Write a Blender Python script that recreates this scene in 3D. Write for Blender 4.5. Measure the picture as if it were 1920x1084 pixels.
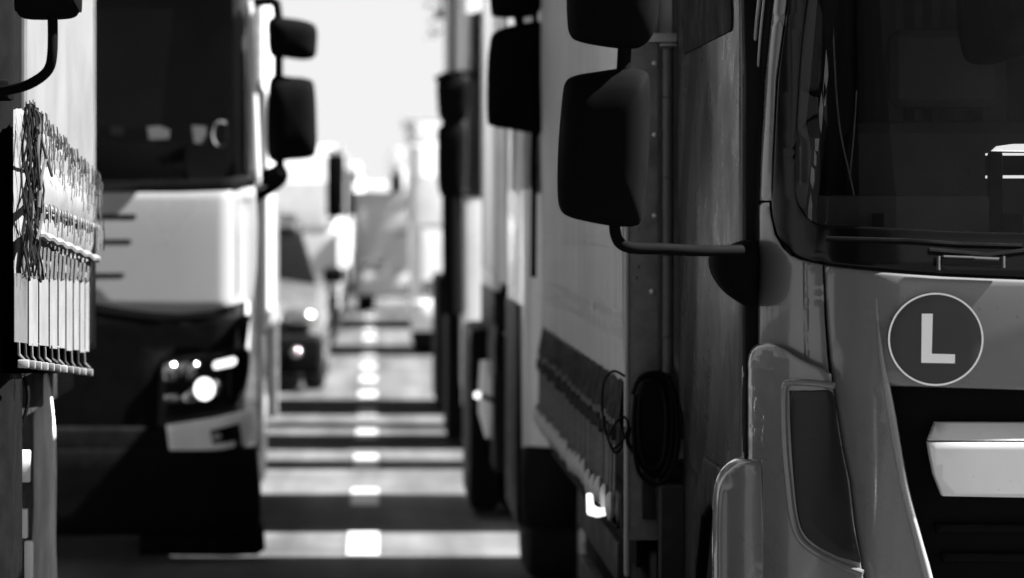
import bpy, bmesh, math, random
from mathutils import Vector, Matrix
from mathutils.geometry import delaunay_2d_cdt
R = math.radians
random.seed(7)
scn = bpy.context.scene
for o in list(bpy.data.objects): bpy.data.objects.remove(o)
COL = scn.collection
H = 1.6            # eye height
F = 7200.0         # focal length in photograph pixels (135 mm)
VX, VY = 700.0, 400.0

# ---------------------------------------------------------------- camera
cd = bpy.data.cameras.new('camera'); cam = bpy.data.objects.new('camera', cd); COL.objects.link(cam)
cam.location = (0, 0, H); cam.rotation_euler = (R(90), 0, 0)
cd.sensor_width = 36; cd.lens = 135
cd.shift_x = (960-VX)/1920; cd.shift_y = -(542-VY)/1920
cd.clip_start = 0.1; cd.clip_end = 5000
cd.dof.use_dof = True; cd.dof.focus_distance = 8.8; cd.dof.aperture_fstop = 3.9; cd.dof.aperture_blades = 9
scn.camera = cam
# ---------------------------------------------------------------- light (black and white photograph: neutral light)
EL, AZ = 50.0, 0.12      # elevation; how far the sun stands behind the camera (tangent)
sv = Vector((math.cos(R(EL)), -AZ*math.cos(R(EL)), math.sin(R(EL)))).normalized()
sun = bpy.data.lights.new('sun', 'SUN'); sun.energy = 5.0; sun.angle = R(0.5); sun.color = (1, 1, 1)
so = bpy.data.objects.new('sun', sun); COL.objects.link(so); so.rotation_euler = sv.to_track_quat('Z', 'Y').to_euler()
w = bpy.data.worlds.new('World'); scn.world = w; w.use_nodes = True
nt = w.node_tree; nt.nodes.clear()
sky = nt.nodes.new('ShaderNodeTexSky'); sky.sky_type = 'NISHITA'; sky.sun_disc = False
sky.sun_elevation = R(EL); sky.sun_rotation = R(90)+math.atan(AZ); sky.dust_density = 0.2
# the photograph is black and white: take the red channel (clear sky overhead darkens, the horizon stays pale)
bw = nt.nodes.new('ShaderNodeSeparateColor'); ml = nt.nodes.new('ShaderNodeMath'); ml.operation = 'MULTIPLY'; ml.inputs[1].default_value = 0.4
mn = nt.nodes.new('ShaderNodeMath'); mn.operation = 'MINIMUM'; mn.inputs[1].default_value = 2.66
bg = nt.nodes.new('ShaderNodeBackground'); bg.inputs['Strength'].default_value = 0.05
wo = nt.nodes.new('ShaderNodeOutputWorld')
nt.links.new(sky.outputs[0], bw.inputs[0]); pw = nt.nodes.new('ShaderNodeMath'); pw.operation = 'POWER'; pw.inputs[1].default_value = 1.8      # polarising filter: deeper overhead
nt.links.new(bw.outputs[0], pw.inputs[0]); nt.links.new(pw.outputs[0], ml.inputs[0]); nt.links.new(ml.outputs[0], mn.inputs[0]); nt.links.new(mn.outputs[0], bg.inputs[0]); nt.links.new(bg.outputs[0], wo.inputs[0])
scn.view_settings.view_transform = 'Standard'; scn.view_settings.look = 'None'
scn.view_settings.exposure = 2.75; scn.view_settings.gamma = 1
scn.cycles.max_bounces = 6; scn.cycles.diffuse_bounces = 3; scn.cycles.glossy_bounces = 3
scn.cycles.transparent_max_bounces = 8; scn.cycles.volume_bounces = 0
scn.cycles.sample_clamp_indirect = 4; scn.cycles.use_denoising = True

# ---------------------------------------------------------------- materials
MAT = {}
def mat(name, base, rough=0.5, metal=0.0, var=0.15, scale=8.0, bump=0.0, bscale=60.0, coat=0.0, dust=0.0, emit=0.0, stretch=(1,1,1), spec=0.5, spots=0.0):
    if name in MAT: return MAT[name]
    m = bpy.data.materials.new(name); m.use_nodes = True; n = m.node_tree.nodes; l = m.node_tree.links
    b = n['Principled BSDF']; b.inputs['Roughness'].default_value = rough; b.inputs['Metallic'].default_value = metal
    b.inputs['Coat Weight'].default_value = coat; b.inputs['Coat Roughness'].default_value = 0.06
    b.inputs['Specular IOR Level'].default_value = spec
    tc = n.new('ShaderNodeTexCoord'); mp = n.new('ShaderNodeMapping'); mp.inputs['Scale'].default_value = stretch
    l.new(tc.outputs['Object'], mp.inputs[0])
    nz = n.new('ShaderNodeTexNoise'); nz.inputs['Scale'].default_value = scale; nz.inputs['Detail'].default_value = 8; nz.inputs['Roughness'].default_value = 0.65
    l.new(mp.outputs[0], nz.inputs[0])
    rp = n.new('ShaderNodeMapRange'); rp.inputs[1].default_value = 0.25; rp.inputs[2].default_value = 0.75
    rp.inputs[3].default_value = base*(1-var); rp.inputs[4].default_value = base*(1+var)
    l.new(nz.outputs[0], rp.inputs[0])
    out = rp.outputs[0]
    if dust > 0:
        nd = n.new('ShaderNodeTexNoise'); nd.inputs['Scale'].default_value = scale*3.1; nd.inputs['Detail'].default_value = 10; l.new(mp.outputs[0], nd.inputs[0])
        rd = n.new('ShaderNodeMapRange'); rd.inputs[1].default_value = 0.5; rd.inputs[2].default_value = 0.85; rd.inputs[3].default_value = 0; rd.inputs[4].default_value = dust
        l.new(nd.outputs[0], rd.inputs[0])
        mx = n.new('ShaderNodeMix'); mx.data_type = 'FLOAT'; l.new(rd.outputs[0], mx.inputs[0]); l.new(out, mx.inputs[2]); mx.inputs[3].default_value = 0.22; out = mx.outputs[0]
    if spots > 0:
        vo = n.new('ShaderNodeTexVoronoi'); vo.inputs['Scale'].default_value = 42; l.new(tc.outputs['Object'], vo.inputs[0])
        rs = n.new('ShaderNodeMapRange'); rs.inputs[1].default_value = 0.06; rs.inputs[2].default_value = 0.11; rs.inputs[3].default_value = 1-spots; rs.inputs[4].default_value = 1
        l.new(vo.outputs['Distance'], rs.inputs[0])
        v2 = n.new('ShaderNodeTexNoise'); v2.inputs['Scale'].default_value = 9; l.new(tc.outputs['Object'], v2.inputs[0])
        r2 = n.new('ShaderNodeMapRange'); r2.inputs[1].default_value = 0.5; r2.inputs[2].default_value = 0.58; l.new(v2.outputs[0], r2.inputs[0])
        m2 = n.new('ShaderNodeMix'); m2.data_type = 'FLOAT'; l.new(r2.outputs[0], m2.inputs[0]); m2.inputs[2].default_value = 1; l.new(rs.outputs[0], m2.inputs[3])
        mu = n.new('ShaderNodeMath'); mu.operation = 'MULTIPLY'; l.new(out, mu.inputs[0]); l.new(m2.outputs[0], mu.inputs[1]); out = mu.outputs[0]
    l.new(out, b.inputs['Base Color'])
    rr = n.new('ShaderNodeMapRange'); rr.inputs[1].default_value = 0.3; rr.inputs[2].default_value = 0.7
    rr.inputs[3].default_value = max(0.02, rough*0.75); rr.inputs[4].default_value = min(1, rough*1.3)
    l.new(nz.outputs[0], rr.inputs[0]); l.new(rr.outputs[0], b.inputs['Roughness'])
    if bump > 0:
        nb = n.new('ShaderNodeTexNoise'); nb.inputs['Scale'].default_value = bscale; nb.inputs['Detail'].default_value = 4
        l.new(mp.outputs[0], nb.inputs[0])
        bp = n.new('ShaderNodeBump'); bp.inputs['Strength'].default_value = 1; bp.inputs['Distance'].default_value = bump
        l.new(nb.outputs[0], bp.inputs['Height']); l.new(bp.outputs[0], b.inputs['Normal'])
    if emit > 0:
        b.inputs['Emission Color'].default_value = (1, 1, 1, 1); b.inputs['Emission Strength'].default_value = emit
    MAT[name] = m; return m
def glass_mat(name, tint, dusty=0.012, rough=0.02):
    if name in MAT: return MAT[name]
    m = bpy.data.materials.new(name); m.use_nodes = True; n = m.node_tree.nodes; l = m.node_tree.links; n.clear()
    o = n.new('ShaderNodeOutputMaterial'); t = n.new('ShaderNodeBsdfTransparent'); t.inputs[0].default_value = (tint, tint, tint, 1)
    g = n.new('ShaderNodeBsdfGlossy'); g.inputs['Roughness'].default_value = rough; g.inputs['Color'].default_value = (.32, .32, .32, 1)
    f = n.new('ShaderNodeFresnel'); f.inputs[0].default_value = 1.45
    tc = n.new('ShaderNodeTexCoord'); nz = n.new('ShaderNodeTexNoise'); nz.inputs['Scale'].default_value = 5; nz.inputs['Detail'].default_value = 8
    l.new(tc.outputs['Object'], nz.inputs[0])
    d = n.new('ShaderNodeBsdfDiffuse'); d.inputs[0].default_value = (.35, .35, .35, 1)
    md = n.new('ShaderNodeMixShader'); rr = n.new('ShaderNodeMapRange'); rr.inputs[1].default_value = .45; rr.inputs[2].default_value = .9; rr.inputs[4].default_value = dusty
    l.new(nz.outputs[0], rr.inputs[0]); l.new(rr.outputs[0], md.inputs[0]); l.new(t.outputs[0], md.inputs[1]); l.new(d.outputs[0], md.inputs[2])
    mx = n.new('ShaderNodeMixShader'); l.new(f.outputs[0], mx.inputs[0]); l.new(md.outputs[0], mx.inputs[1]); l.new(g.outputs[0], mx.inputs[2]); l.new(mx.outputs[0], o.inputs[0])
    MAT[name] = m; return m
def curtain_mat(name, base, along='Y', rough=0.55):
    """coated tarpaulin: weave, soft creases, dirt running down"""
    if name in MAT: return MAT[name]
    m = mat(name, base, rough, var=.10, scale=1.6, dust=0.0)
    n = m.node_tree.nodes; l = m.node_tree.links; b = n['Principled BSDF']
    tc = n.new('ShaderNodeTexCoord')
    w1 = n.new('ShaderNodeTexWave'); w1.bands_direction = 'Z'; w1.inputs['Scale'].default_value = 70; l.new(tc.outputs['Object'], w1.inputs[0])
    w2 = n.new('ShaderNodeTexWave'); w2.bands_direction = 'Y' ; w2.inputs['Scale'].default_value = 45; w2.inputs['Distortion'].default_value = 1.2; l.new(tc.outputs['Object'], w2.inputs[0])
    ad = n.new('ShaderNodeMath'); l.new(w1.outputs[1], ad.inputs[0]); l.new(w2.outputs[1], ad.inputs[1])
    bp = n.new('ShaderNodeBump'); bp.inputs['Distance'].default_value = .0011; bp.inputs['Strength'].default_value = .45; l.new(ad.outputs[0], bp.inputs['Height'])
    mp = n.new('ShaderNodeMapping'); mp.inputs['Scale'].default_value = (1, 7, .5); l.new(tc.outputs['Object'], mp.inputs[0])
    nz = n.new('ShaderNodeTexNoise'); nz.inputs['Scale'].default_value = 1.6; nz.inputs['Detail'].default_value = 5; l.new(mp.outputs[0], nz.inputs[0])
    b2 = n.new('ShaderNodeBump'); b2.inputs['Distance'].default_value = .03; b2.inputs['Strength'].default_value = .6; l.new(nz.outputs[0], b2.inputs['Height']); l.new(bp.outputs[0], b2.inputs['Normal'])
    l.new(b2.outputs[0], b.inputs['Normal'])
    src = b.inputs['Base Color'].links[0].from_socket
    m2 = n.new('ShaderNodeMapping'); m2.inputs['Scale'].default_value = (1, 22, 1.2); l.new(tc.outputs['Object'], m2.inputs[0])
    n2 = n.new('ShaderNodeTexNoise'); n2.inputs['Scale'].default_value = 1; n2.inputs['Detail'].default_value = 7; l.new(m2.outputs[0], n2.inputs[0])
    rr = n.new('ShaderNodeMapRange'); rr.inputs[1].default_value = .45; rr.inputs[2].default_value = .8; rr.inputs[3].default_value = 1; rr.inputs[4].default_value = .62; l.new(n2.outputs[0], rr.inputs[0])
    mu = n.new('ShaderNodeMath'); mu.operation = 'MULTIPLY'; l.new(src, mu.inputs[0]); l.new(rr.outputs[0], mu.inputs[1]); l.new(mu.outputs[0], b.inputs['Base Color'])
    return m
def refl_band_mat(name, base):
    """cab side paint: dark gloss with sweeping reflection bands painted in, slightly wavy sheet metal"""
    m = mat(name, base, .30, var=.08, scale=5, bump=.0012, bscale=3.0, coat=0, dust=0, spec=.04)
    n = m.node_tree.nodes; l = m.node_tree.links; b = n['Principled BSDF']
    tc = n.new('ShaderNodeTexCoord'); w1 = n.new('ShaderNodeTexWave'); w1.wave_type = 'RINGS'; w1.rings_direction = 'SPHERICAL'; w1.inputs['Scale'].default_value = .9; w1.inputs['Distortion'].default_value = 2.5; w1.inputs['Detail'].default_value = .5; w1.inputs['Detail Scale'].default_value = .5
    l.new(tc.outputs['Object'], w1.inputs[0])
    rr = n.new('ShaderNodeMapRange'); rr.inputs[1].default_value = .49; rr.inputs[2].default_value = .53; rr.inputs[3].default_value = .55; rr.inputs[4].default_value = 1.6; l.new(w1.outputs[1], rr.inputs[0])  # door reflections painted as light and dark bands
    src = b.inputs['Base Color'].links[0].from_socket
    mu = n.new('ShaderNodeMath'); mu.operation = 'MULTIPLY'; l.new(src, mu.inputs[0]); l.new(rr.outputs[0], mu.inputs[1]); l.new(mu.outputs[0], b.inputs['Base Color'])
    return m

M_paint = mat('cab_paint', .105, .28, var=.06, scale=3, coat=.7, dust=.05, spots=.75)
M_side = refl_band_mat('door_paint', .018)
M_black = mat('black_plastic', .004, .5, var=.3, scale=14, bump=.0004, bscale=300, spec=.04)
M_blackg = mat('black_gloss', .003, .15, var=.2, spec=.2)
M_mirror_shell = mat('mirror_shell_plastic', .0028, .85, var=.25, scale=9, bump=.0003, bscale=420, spec=.025, dust=.002)
M_rubber = mat('rubber', .006, .8, var=.3, spec=.06)
M_tyre = mat('tyre_rubber', .018, .85, var=.4, bump=.002, bscale=40, spec=.2)
M_chassis = mat('chassis_steel', .012, .65, var=.5, scale=6, dust=.08, spec=.2)
M_steel = mat('galvanised_steel', .30, .45, metal=.6, var=.25, scale=12, dust=.1)
M_rivet = mat('rivet_steel', .35, .45, metal=.4, var=.2)
M_chrome = mat('chrome', .6, .12, metal=1, var=.05)
M_bar = mat('white_bar_paint', .62, .6, var=.07, scale=6, dust=.05, spots=.4)
M_white = mat('white_paint', .62, .3, var=.06, scale=3, coat=.5, dust=.08)
M_whitebox = mat('white_box_panel', .50, .45, var=.08, scale=2, dust=.1)
M_grey = mat('grey_paint', .25, .35, var=.08, coat=.5)
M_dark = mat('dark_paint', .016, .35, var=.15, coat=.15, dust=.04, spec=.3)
M_sign = mat('sign_field', .022, .45, var=.15, scale=20)
M_signw = mat('sign_white', .93, .45, var=.03, scale=20)
M_glass = glass_mat('windshield_glass', .72)
M_glass2 = glass_mat('far_windshield_glass', .28, .003)
M_inner = mat('cab_interior', .02, .7, var=.3, scale=7)
M_innerl = mat('interior_fabric', .045, .9, var=.35, scale=9, bump=.003, bscale=20)
M_dash = mat('dashboard_plastic', .075, .75, var=.15, scale=5)
M_card = mat('paper_card', .55, .7, var=.1)
M_curtain = curtain_mat('curtain_tarp', .36)
M_post = mat('corner_post_zinc', .13, .55, metal=.1, var=.5, scale=16, bump=.001, bscale=60, dust=.2)
M_tube = mat('grey_pipe', .09, .5, var=.15, scale=6, dust=.12, spots=.4)
M_lens = mat('dark_lens', .012, .3, var=.12, scale=5, coat=.08, spec=.15)
M_lensc = mat('lamp_reflector', .45, .12, metal=.9, var=.2)
M_lamp = mat('lit_lamp', .9, .3, emit=.35)
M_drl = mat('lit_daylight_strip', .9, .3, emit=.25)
M_strap = mat('webbing_strap', .004, .8, var=.4, scale=30, spec=.2)
M_strapl = mat('pale_webbing', .22, .8, var=.4, scale=30, spec=.2)
M_rope = mat('black_cable', .004, .6, var=.3, spec=.08)
M_mglass = mat('mirror_glass', .7, .03, metal=1, var=.02)
M_yell = mat('reflector_plate', .8, .4, var=.1)
M_bark = mat('bark', .08, .9, var=.4, bump=.02, bscale=20)
M_leaf = mat('leaves', .07, .6, var=.5, scale=3)

# ---------------------------------------------------------------- helpers
def link(name, me, m=None, parent=None):
    o = bpy.data.objects.new(name, me); COL.objects.link(o)
    if m is not None and not me.materials: me.materials.append(m)
    if parent: o.parent = parent
    return o
def thing(name, label, cat, group=None, loc=(0, 0, 0)):
    o = bpy.data.objects.new(name, None); COL.objects.link(o); o.location = loc; o.empty_display_size = .3
    o['label'] = label; o['category'] = cat
    if group: o['group'] = group
    return o
def tag(o, label, cat, group=None):
    o['label'] = label; o['category'] = cat
    if group: o['group'] = group
    return o
def struct(name, me, m):
    o = link(name, me, m); o['kind'] = 'structure'; return o
def finish(bm, name, m, parent=None, ang=35, local=True):
    """bmesh given in world metres; parent is an unrotated Empty"""
    me = bpy.data.meshes.new(name)
    if parent is not None and local:
        bmesh.ops.translate(bm, verts=bm.verts, vec=-world(parent))
    bm.to_mesh(me); bm.free()
    for p in me.polygons: p.use_smooth = True
    me.set_sharp_from_angle(angle=R(ang))
    return link(name, me, m, parent)
def world(o):
    v = Vector((0, 0, 0))
    while o is not None: v = v + Vector(o.location); o = o.parent
    return v
def box(name, lo, hi, m, parent=None, bev=.01, seg=2):
    bm = bmesh.new(); add_box(bm, lo, hi, bev, seg); return finish(bm, name, m, parent)
def add_box(bm, lo, hi, bev=.01, seg=2):
    g = bmesh.ops.create_cube(bm, size=1)
    vs = g['verts']; s = [hi[i]-lo[i] for i in range(3)]; c = [(hi[i]+lo[i])/2 for i in range(3)]
    for v in vs: v.co = Vector([v.co[i]*s[i]+c[i] for i in range(3)])
    if bev > 0:
        es = list({e for v in vs for e in v.link_edges})
        bmesh.ops.bevel(bm, geom=es, offset=min(bev, min(s)*.45), segments=seg, affect='EDGES', profile=.6)
def add_tube(bm, pts, r, n=12, caps=True, r2=None):
    pts = [Vector(p) for p in pts]; rings = []; prev = None
    for i, p in enumerate(pts):
        d = (pts[min(i+1, len(pts)-1)]-pts[max(i-1, 0)]).normalized()
        if prev is None:
            a = d.cross(Vector((0, 0, 1)));
            if a.length < .1: a = d.cross(Vector((0, 1, 0)))
        else: a = prev - d*prev.dot(d)
        a.normalize(); prev = a; b = d.cross(a)
        rr = r if r2 is None else r+(r2-r)*i/(len(pts)-1)
        rings.append([bm.verts.new(p+(a*math.cos(t)+b*math.sin(t))*rr) for t in [2*math.pi*k/n for k in range(n)]])
    for A, B in zip(rings, rings[1:]):
        for k in range(n): bm.faces.new((A[k], A[(k+1) % n], B[(k+1) % n], B[k]))
    if caps: bm.faces.new(rings[0][::-1]); bm.faces.new(rings[-1])
def tube(name, pts, r, m, parent=None, n=12, r2=None):
    bm = bmesh.new(); add_tube(bm, pts, r, n, True, r2); return finish(bm, name, m, parent)
def cat(pts, k=6, closed=False):
    """Catmull-Rom through points of any dimension"""
    n = len(pts); out = []
    rng = range(n) if closed else range(n-1)
    for i in rng:
        P = [pts[(i+j) % n] if closed else pts[min(max(i+j, 0), n-1)] for j in (-1, 0, 1, 2)]
        for s in range(k):
            t = s/k
            out.append(tuple(.5*((2*P[1][d])+(-P[0][d]+P[2][d])*t+(2*P[0][d]-5*P[1][d]+4*P[2][d]-P[3][d])*t*t+(-P[0][d]+3*P[1][d]-3*P[2][d]+P[3][d])*t**3) for d in range(len(P[1]))))
    if not closed: out.append(tuple(pts[-1]))
    return out
def rnd(pts, r, k=4):
    """round the corners of a closed 2-D outline"""
    out = []; n = len(pts)
    for i in range(n):
        p = Vector(pts[i]); a = Vector(pts[i-1])-p; b = Vector(pts[(i+1) % n])-p
        q = min(r, a.length*.45, b.length*.45); A = p+a.normalized()*q; B = p+b.normalized()*q
        for s in range(k+1):
            t = s/k; out.append(tuple(A*(1-t)**2+p*2*t*(1-t)+B*t*t))
    return out
def seg_d(p, a, b):
    ab = b-a; L = ab.length_squared
    t = 0 if L == 0 else max(0, min(1, (p-a).dot(ab)/L)); return (a+ab*t-p).length
def inside(p, poly):
    c = False; j = len(poly)-1; x, y = p
    for i in range(len(poly)):
        xi, yi = poly[i]; xj, yj = poly[j]
        if (yi > y) != (yj > y) and x < (xj-xi)*(y-yi)/(yj-yi)+xi: c = not c
        j = i
    return c
def add_panel(bm, outline, mf, thick=.012, r=.006, step=.05):
    """closed outline (a, b) laid on a surface mf(a, b, d) -> point, d metres proud; rounded rim of radius r, wall going back"""
    P = [Vector(p[:2]) for p in outline]
    D = []
    for i in range(len(P)):
        a, b = P[i], P[(i+1) % len(P)]; L = (b-a).length
        if L < 1e-5: continue
        k = max(1, int(math.ceil(L/step)))
        for s in range(k): D.append(a+(b-a)*(s/k))
    area = sum(D[i].x*D[(i+1) % len(D)].y-D[(i+1) % len(D)].x*D[i].y for i in range(len(D)))
    if area < 0: D.reverse()
    n = len(D); raw = [tuple(v) for v in D]
    pts = list(D); edges = [(i, (i+1) % n) for i in range(n)]
    if r > 0:
        for q in (.3, 1.0):
            for i in range(n):
                t = (D[(i+1) % n]-D[i-1]); nn = Vector((-t.y, t.x)).normalized(); c = D[i]+nn*r*q
                if inside(c, raw):
                    dd = min(seg_d(c, D[j], D[(j+1) % n]) for j in range(n))
                    if dd > r*q*.8: pts.append(c)
    x0 = min(v.x for v in D); x1 = max(v.x for v in D); y0 = min(v.y for v in D); y1 = max(v.y for v in D)
    nx = max(1, int((x1-x0)/step)); ny = max(1, int((y1-y0)/step))
    for i in range(1, nx):
        for j in range(1, ny):
            c = Vector((x0+(x1-x0)*i/nx, y0+(y1-y0)*j/ny))
            if inside(c, raw) and min(seg_d(c, D[k], D[(k+1) % n]) for k in range(n)) > max(r*1.4, step*.35): pts.append(c)
    vo, eo, fo, _, _, _ = delaunay_2d_cdt(pts, edges, [list(range(n))], 1, 1e-6)
    vt = []
    for v in vo:
        d = min(seg_d(v, D[k], D[(k+1) % n]) for k in range(n)); back = 0
        if r > 0 and d < r: back = r-math.sqrt(max(0, r*r-(r-d)**2))
        vt.append(bm.verts.new(mf(v.x, v.y, -back)))
    cnt = {}
    for f in fo:
        if len(set(f)) < 3: continue
        try: bm.faces.new([vt[i] for i in f])
        except ValueError: continue
        for i in range(len(f)):
            e = (f[i], f[(i+1) % len(f)]); cnt[e] = cnt.get(e, 0)+1
    bk = {}
    for (a, b) in cnt:
        if (b, a) in cnt: continue
        for k in (a, b):
            if k not in bk: bk[k] = bm.verts.new(mf(vo[k].x, vo[k].y, -thick-(r if r > 0 else 0)))
        bm.faces.new((vt[b], vt[a], bk[a], bk[b]))
def panel(name, outline, mf, m, parent=None, thick=.012, r=.006, step=.05, off=0.0):
    bm = bmesh.new(); add_panel(bm, outline, lambda a, b, d: mf(a, b, d+off), thick, r, step)
    bmesh.ops.recalc_face_normals(bm, faces=bm.faces)
    return finish(bm, name, m, parent, ang=50)
def flat_y(Y):       # a plane facing the camera at depth Y
    return lambda a, b, d: Vector((a, Y-d, b))
def flat_x(X, s=-1): # a plane facing -X (s=-1) or +X (s=+1); (a, b) = (Y, Z)
    return lambda a, b, d: Vector((X+s*d, a, b))
def W(px, py, Y): return Vector(((px-VX)/F*Y, Y, H-(py-VY)/F*Y))
def onY(pts, Y): return [((x-VX)/F*Y, H-(y-VY)/F*Y) for x, y in pts]
def onS(pts, S):
    out = []
    for x, y in pts:
        Y = S(1e9, 1.5) if False else S.yf
        for _ in range(6):
            X, Z = (x-VX)/F*Y, H-(y-VY)/F*Y; Y = S(X, Z)
        out.append((X, Z))
    return out
class Cab:
    """front surface of a cab: depth Y as a function of (X, Z)"""
    def __init__(s, yf, cx, hw, R_=.32, dep=.26, lean=.14, z0=1.6, crown=.06, yaw=0.0):
        s.yaw = yaw
        s.yf, s.cx, s.hw, s.R, s.dep, s.lean, s.z0, s.crown = yf, cx, hw, R_, dep, lean, z0, crown
    def __call__(s, X, Z):
        u = min(abs(X-s.cx), s.hw*1.03); t = max(0, (u-(s.hw-s.R))/s.R); t = min(t, .999)
        y = s.yf+s.crown*(u/s.hw)**2+s.dep*(1-math.sqrt(1-t*t))
        dz = Z-s.z0; y += s.yaw*(X-s.cx+s.hw)
        y += s.lean*(math.sqrt(dz*dz+.01)+dz)/2 - .04*dz
        return y
    def mf(s, off=0): return lambda a, b, d: Vector((a, s(a, b)-d-off, b))
def loft_cab(name, S, zs, yb, m, parent, off=0.0, n=22, inset=0.0):
    bm = bmesh.new(); rings = []
    for z in zs:
        ring = []
        for i in range(n+1):
            s_ = -1+2*i/n; s_ = math.copysign(1-(1-abs(s_))**1.6, s_)
            X = S.cx+s_*(S.hw-inset); ring.append(bm.verts.new((X, S(X, z)-off+inset*.5, z)))
        x1 = S.cx+S.hw-inset; x0 = S.cx-S.hw+inset; ya = S(x1, z)+.04
        for k in range(5): ring.append(bm.verts.new((x1+.004, ya+(yb-ya)*(k/4), z)))
        for k in range(5): ring.append(bm.verts.new((x0-.004, yb+(ya-yb)*(k/4), z)))
        rings.append(ring)
    for A, B in zip(rings, rings[1:]):
        for k in range(len(A)): bm.faces.new((A[k], A[(k+1) % len(A)], B[(k+1) % len(A)], B[k]))
    bm.faces.new(rings[0][::-1]); bm.faces.new(rings[-1])
    bmesh.ops.recalc_face_normals(bm, faces=bm.faces)
    return finish(bm, name, m, parent, ang=40)
def wheel(parent, X, Y, r=.48, wd=.30, s=-1):
    """a wheel whose outer face looks to s along X; X is the outer face"""
    e = thing_part('wheel', parent)
    bm = bmesh.new(); prof = [(r*.58, 0), (r*.86, 0), (r*.97, .03), (r, .07), (r, wd-.07), (r*.97, wd-.03), (r*.86, wd), (r*.58, wd)]
    n = 36; rings = []
    for (q, t) in prof: rings.append([bm.verts.new((X-s*t, Y+q*math.cos(2*math.pi*k/n), r+q*math.sin(2*math.pi*k/n))) for k in range(n)])
    rings.append(rings[0])
    for A, B in zip(rings, rings[1:]):
        for k in range(n): bm.faces.new((A[k], A[(k+1) % n], B[(k+1) % n], B[k]))
    bmesh.ops.recalc_face_normals(bm, faces=bm.faces); ty = finish(bm, 'wheel', M_tyre, parent)
    bm = bmesh.new(); prof = [(r*.60, .03), (r*.52, .05), (r*.46, .10), (r*.30, .07), (r*.22, .01), (r*.10, -.01), (.001, -.01)]; rings = []
    for (q, t) in prof: rings.append([bm.verts.new((X-s*t, Y+q*math.cos(2*math.pi*k/n), r+q*math.sin(2*math.pi*k/n))) for k in range(n)])
    for A, B in zip(rings, rings[1:]):
        for k in range(n): bm.faces.new((A[k], A[(k+1) % n], B[(k+1) % n], B[k]))
    bmesh.ops.recalc_face_normals(bm, faces=bm.faces)
    for k in range(8):
        a = 2*math.pi*k/8; add_tube(bm, [(X+s*.0, Y+r*.3*math.cos(a), r+r*.3*math.sin(a)), (X-s*.09, Y+r*.3*math.cos(a), r+r*.3*math.sin(a))], .016, 6)
    finish(bm, 'rim', M_steel, ty)
def thing_part(n, p): return None
def mirror_unit(parent, Y, shells, poles, m=M_mirror_shell, depth=.09, base=None, glass=True, tilt=0.0):
    """door mirror set: every shell an outline in photograph pixels at depth Y; its reflecting face looks away from the camera"""
    for o_ in shells:
        xz = onY(o_, Y)
        xz = cat(xz, 4, True)
        c = Vector((sum(p[0] for p in xz)/len(xz), sum(p[1] for p in xz)/len(xz)))
        bm = bmesh.new(); n = len(xz); rings = []
        for q, d in ((.03, -.503), (.10, -.502), (.25, -.49), (.45, -.47), (.70, -.40), (.88, -.25), (.97, -.05), (1, .12), (1, .30), (.985, .38), (.95, .40), (.94, .36)):
            rings.append([bm.verts.new((c.x+(x-c.x)*q, Y+depth*d-tilt*(x-c.x)*q, c.y+(z-c.y)*q)) for x, z in xz])
        for A, B in zip(rings, rings[1:]):
            for k in range(n): bm.faces.new((A[k], A[(k+1) % n], B[(k+1) % n], B[k]))
        cv = bm.verts.new((c.x, Y-depth*.503, c.y))
        for k in range(n): bm.faces.new((cv, rings[0][k], rings[0][(k+1) % n]))
        bm.faces.new(rings[-1])
        bmesh.ops.recalc_face_normals(bm, faces=bm.faces); sh = finish(bm, 'mirror_housing', m, parent, ang=60)
        if glass:
            xo = [(c.x+(x-c.x)*.92, c.y+(z-c.y)*.92) for x, z in xz]
            bm = bmesh.new(); f = bm.faces.new([bm.verts.new((x, Y+depth*.385-tilt*(x-c.x), z)) for x, z in xo])
            g = bmesh.ops.extrude_face_region(bm, geom=[f]); bmesh.ops.translate(bm, verts=[v for v in g['geom'] if isinstance(v, bmesh.types.BMVert)], vec=(0, .004, 0))
            finish(bm, 'mirror_glass', M_mglass, sh, local=True)
    for pts, r in poles:
        p3 = [W(x, y, Y+dy) for x, y, dy in pts]
        tube('mirror_arm', cat([tuple(p) for p in p3], 8), r, m, parent, n=14)

# ---------------------------------------------------------------- ground, road, markings
def sheet(name, x0, x1, y0, y1, z, m, nx=1, ny=1, kind=True):
    bm = bmesh.new(); vs = [[bm.verts.new((x0+(x1-x0)*i/nx, y0+(y1-y0)*j/ny, z)) for i in range(nx+1)] for j in range(ny+1)]
    for j in range(ny):
        for i in range(nx): bm.faces.new((vs[j][i], vs[j][i+1], vs[j+1][i+1], vs[j+1][i]))
    me = bpy.data.meshes.new(name); bm.to_mesh(me); bm.free(); return struct(name, me, m)
M_asph = mat('asphalt', .070, .9, var=.4, scale=1.3, bump=.004, bscale=90, spec=.03, dust=.04)
_n = M_asph.node_tree.nodes; _l = M_asph.node_tree.links; _b = _n['Principled BSDF']; _src = _b.inputs['Base Color'].links[0].from_socket
_tc = _n.new('ShaderNodeTexCoord'); _mp = _n.new('ShaderNodeMapping'); _mp.inputs['Scale'].default_value = (3.2, .16, 1); _l.new(_tc.outputs['Object'], _mp.inputs[0])
_z = _n.new('ShaderNodeTexNoise'); _z.inputs['Scale'].default_value = 1.2; _z.inputs['Detail'].default_value = 6; _l.new(_mp.outputs[0], _z.inputs[0])
_r = _n.new('ShaderNodeMapRange'); _r.inputs[1].default_value = .35; _r.inputs[2].default_value = .68; _r.inputs[3].default_value = 1.2; _r.inputs[4].default_value = .62; _l.new(_z.outputs[0], _r.inputs[0])
_m = _n.new('ShaderNodeMath'); _m.operation = 'MULTIPLY'; _l.new(_src, _m.inputs[0]); _l.new(_r.outputs[0], _m.inputs[1]); _l.new(_m.outputs[0], _b.inputs['Base Color'])
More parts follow.
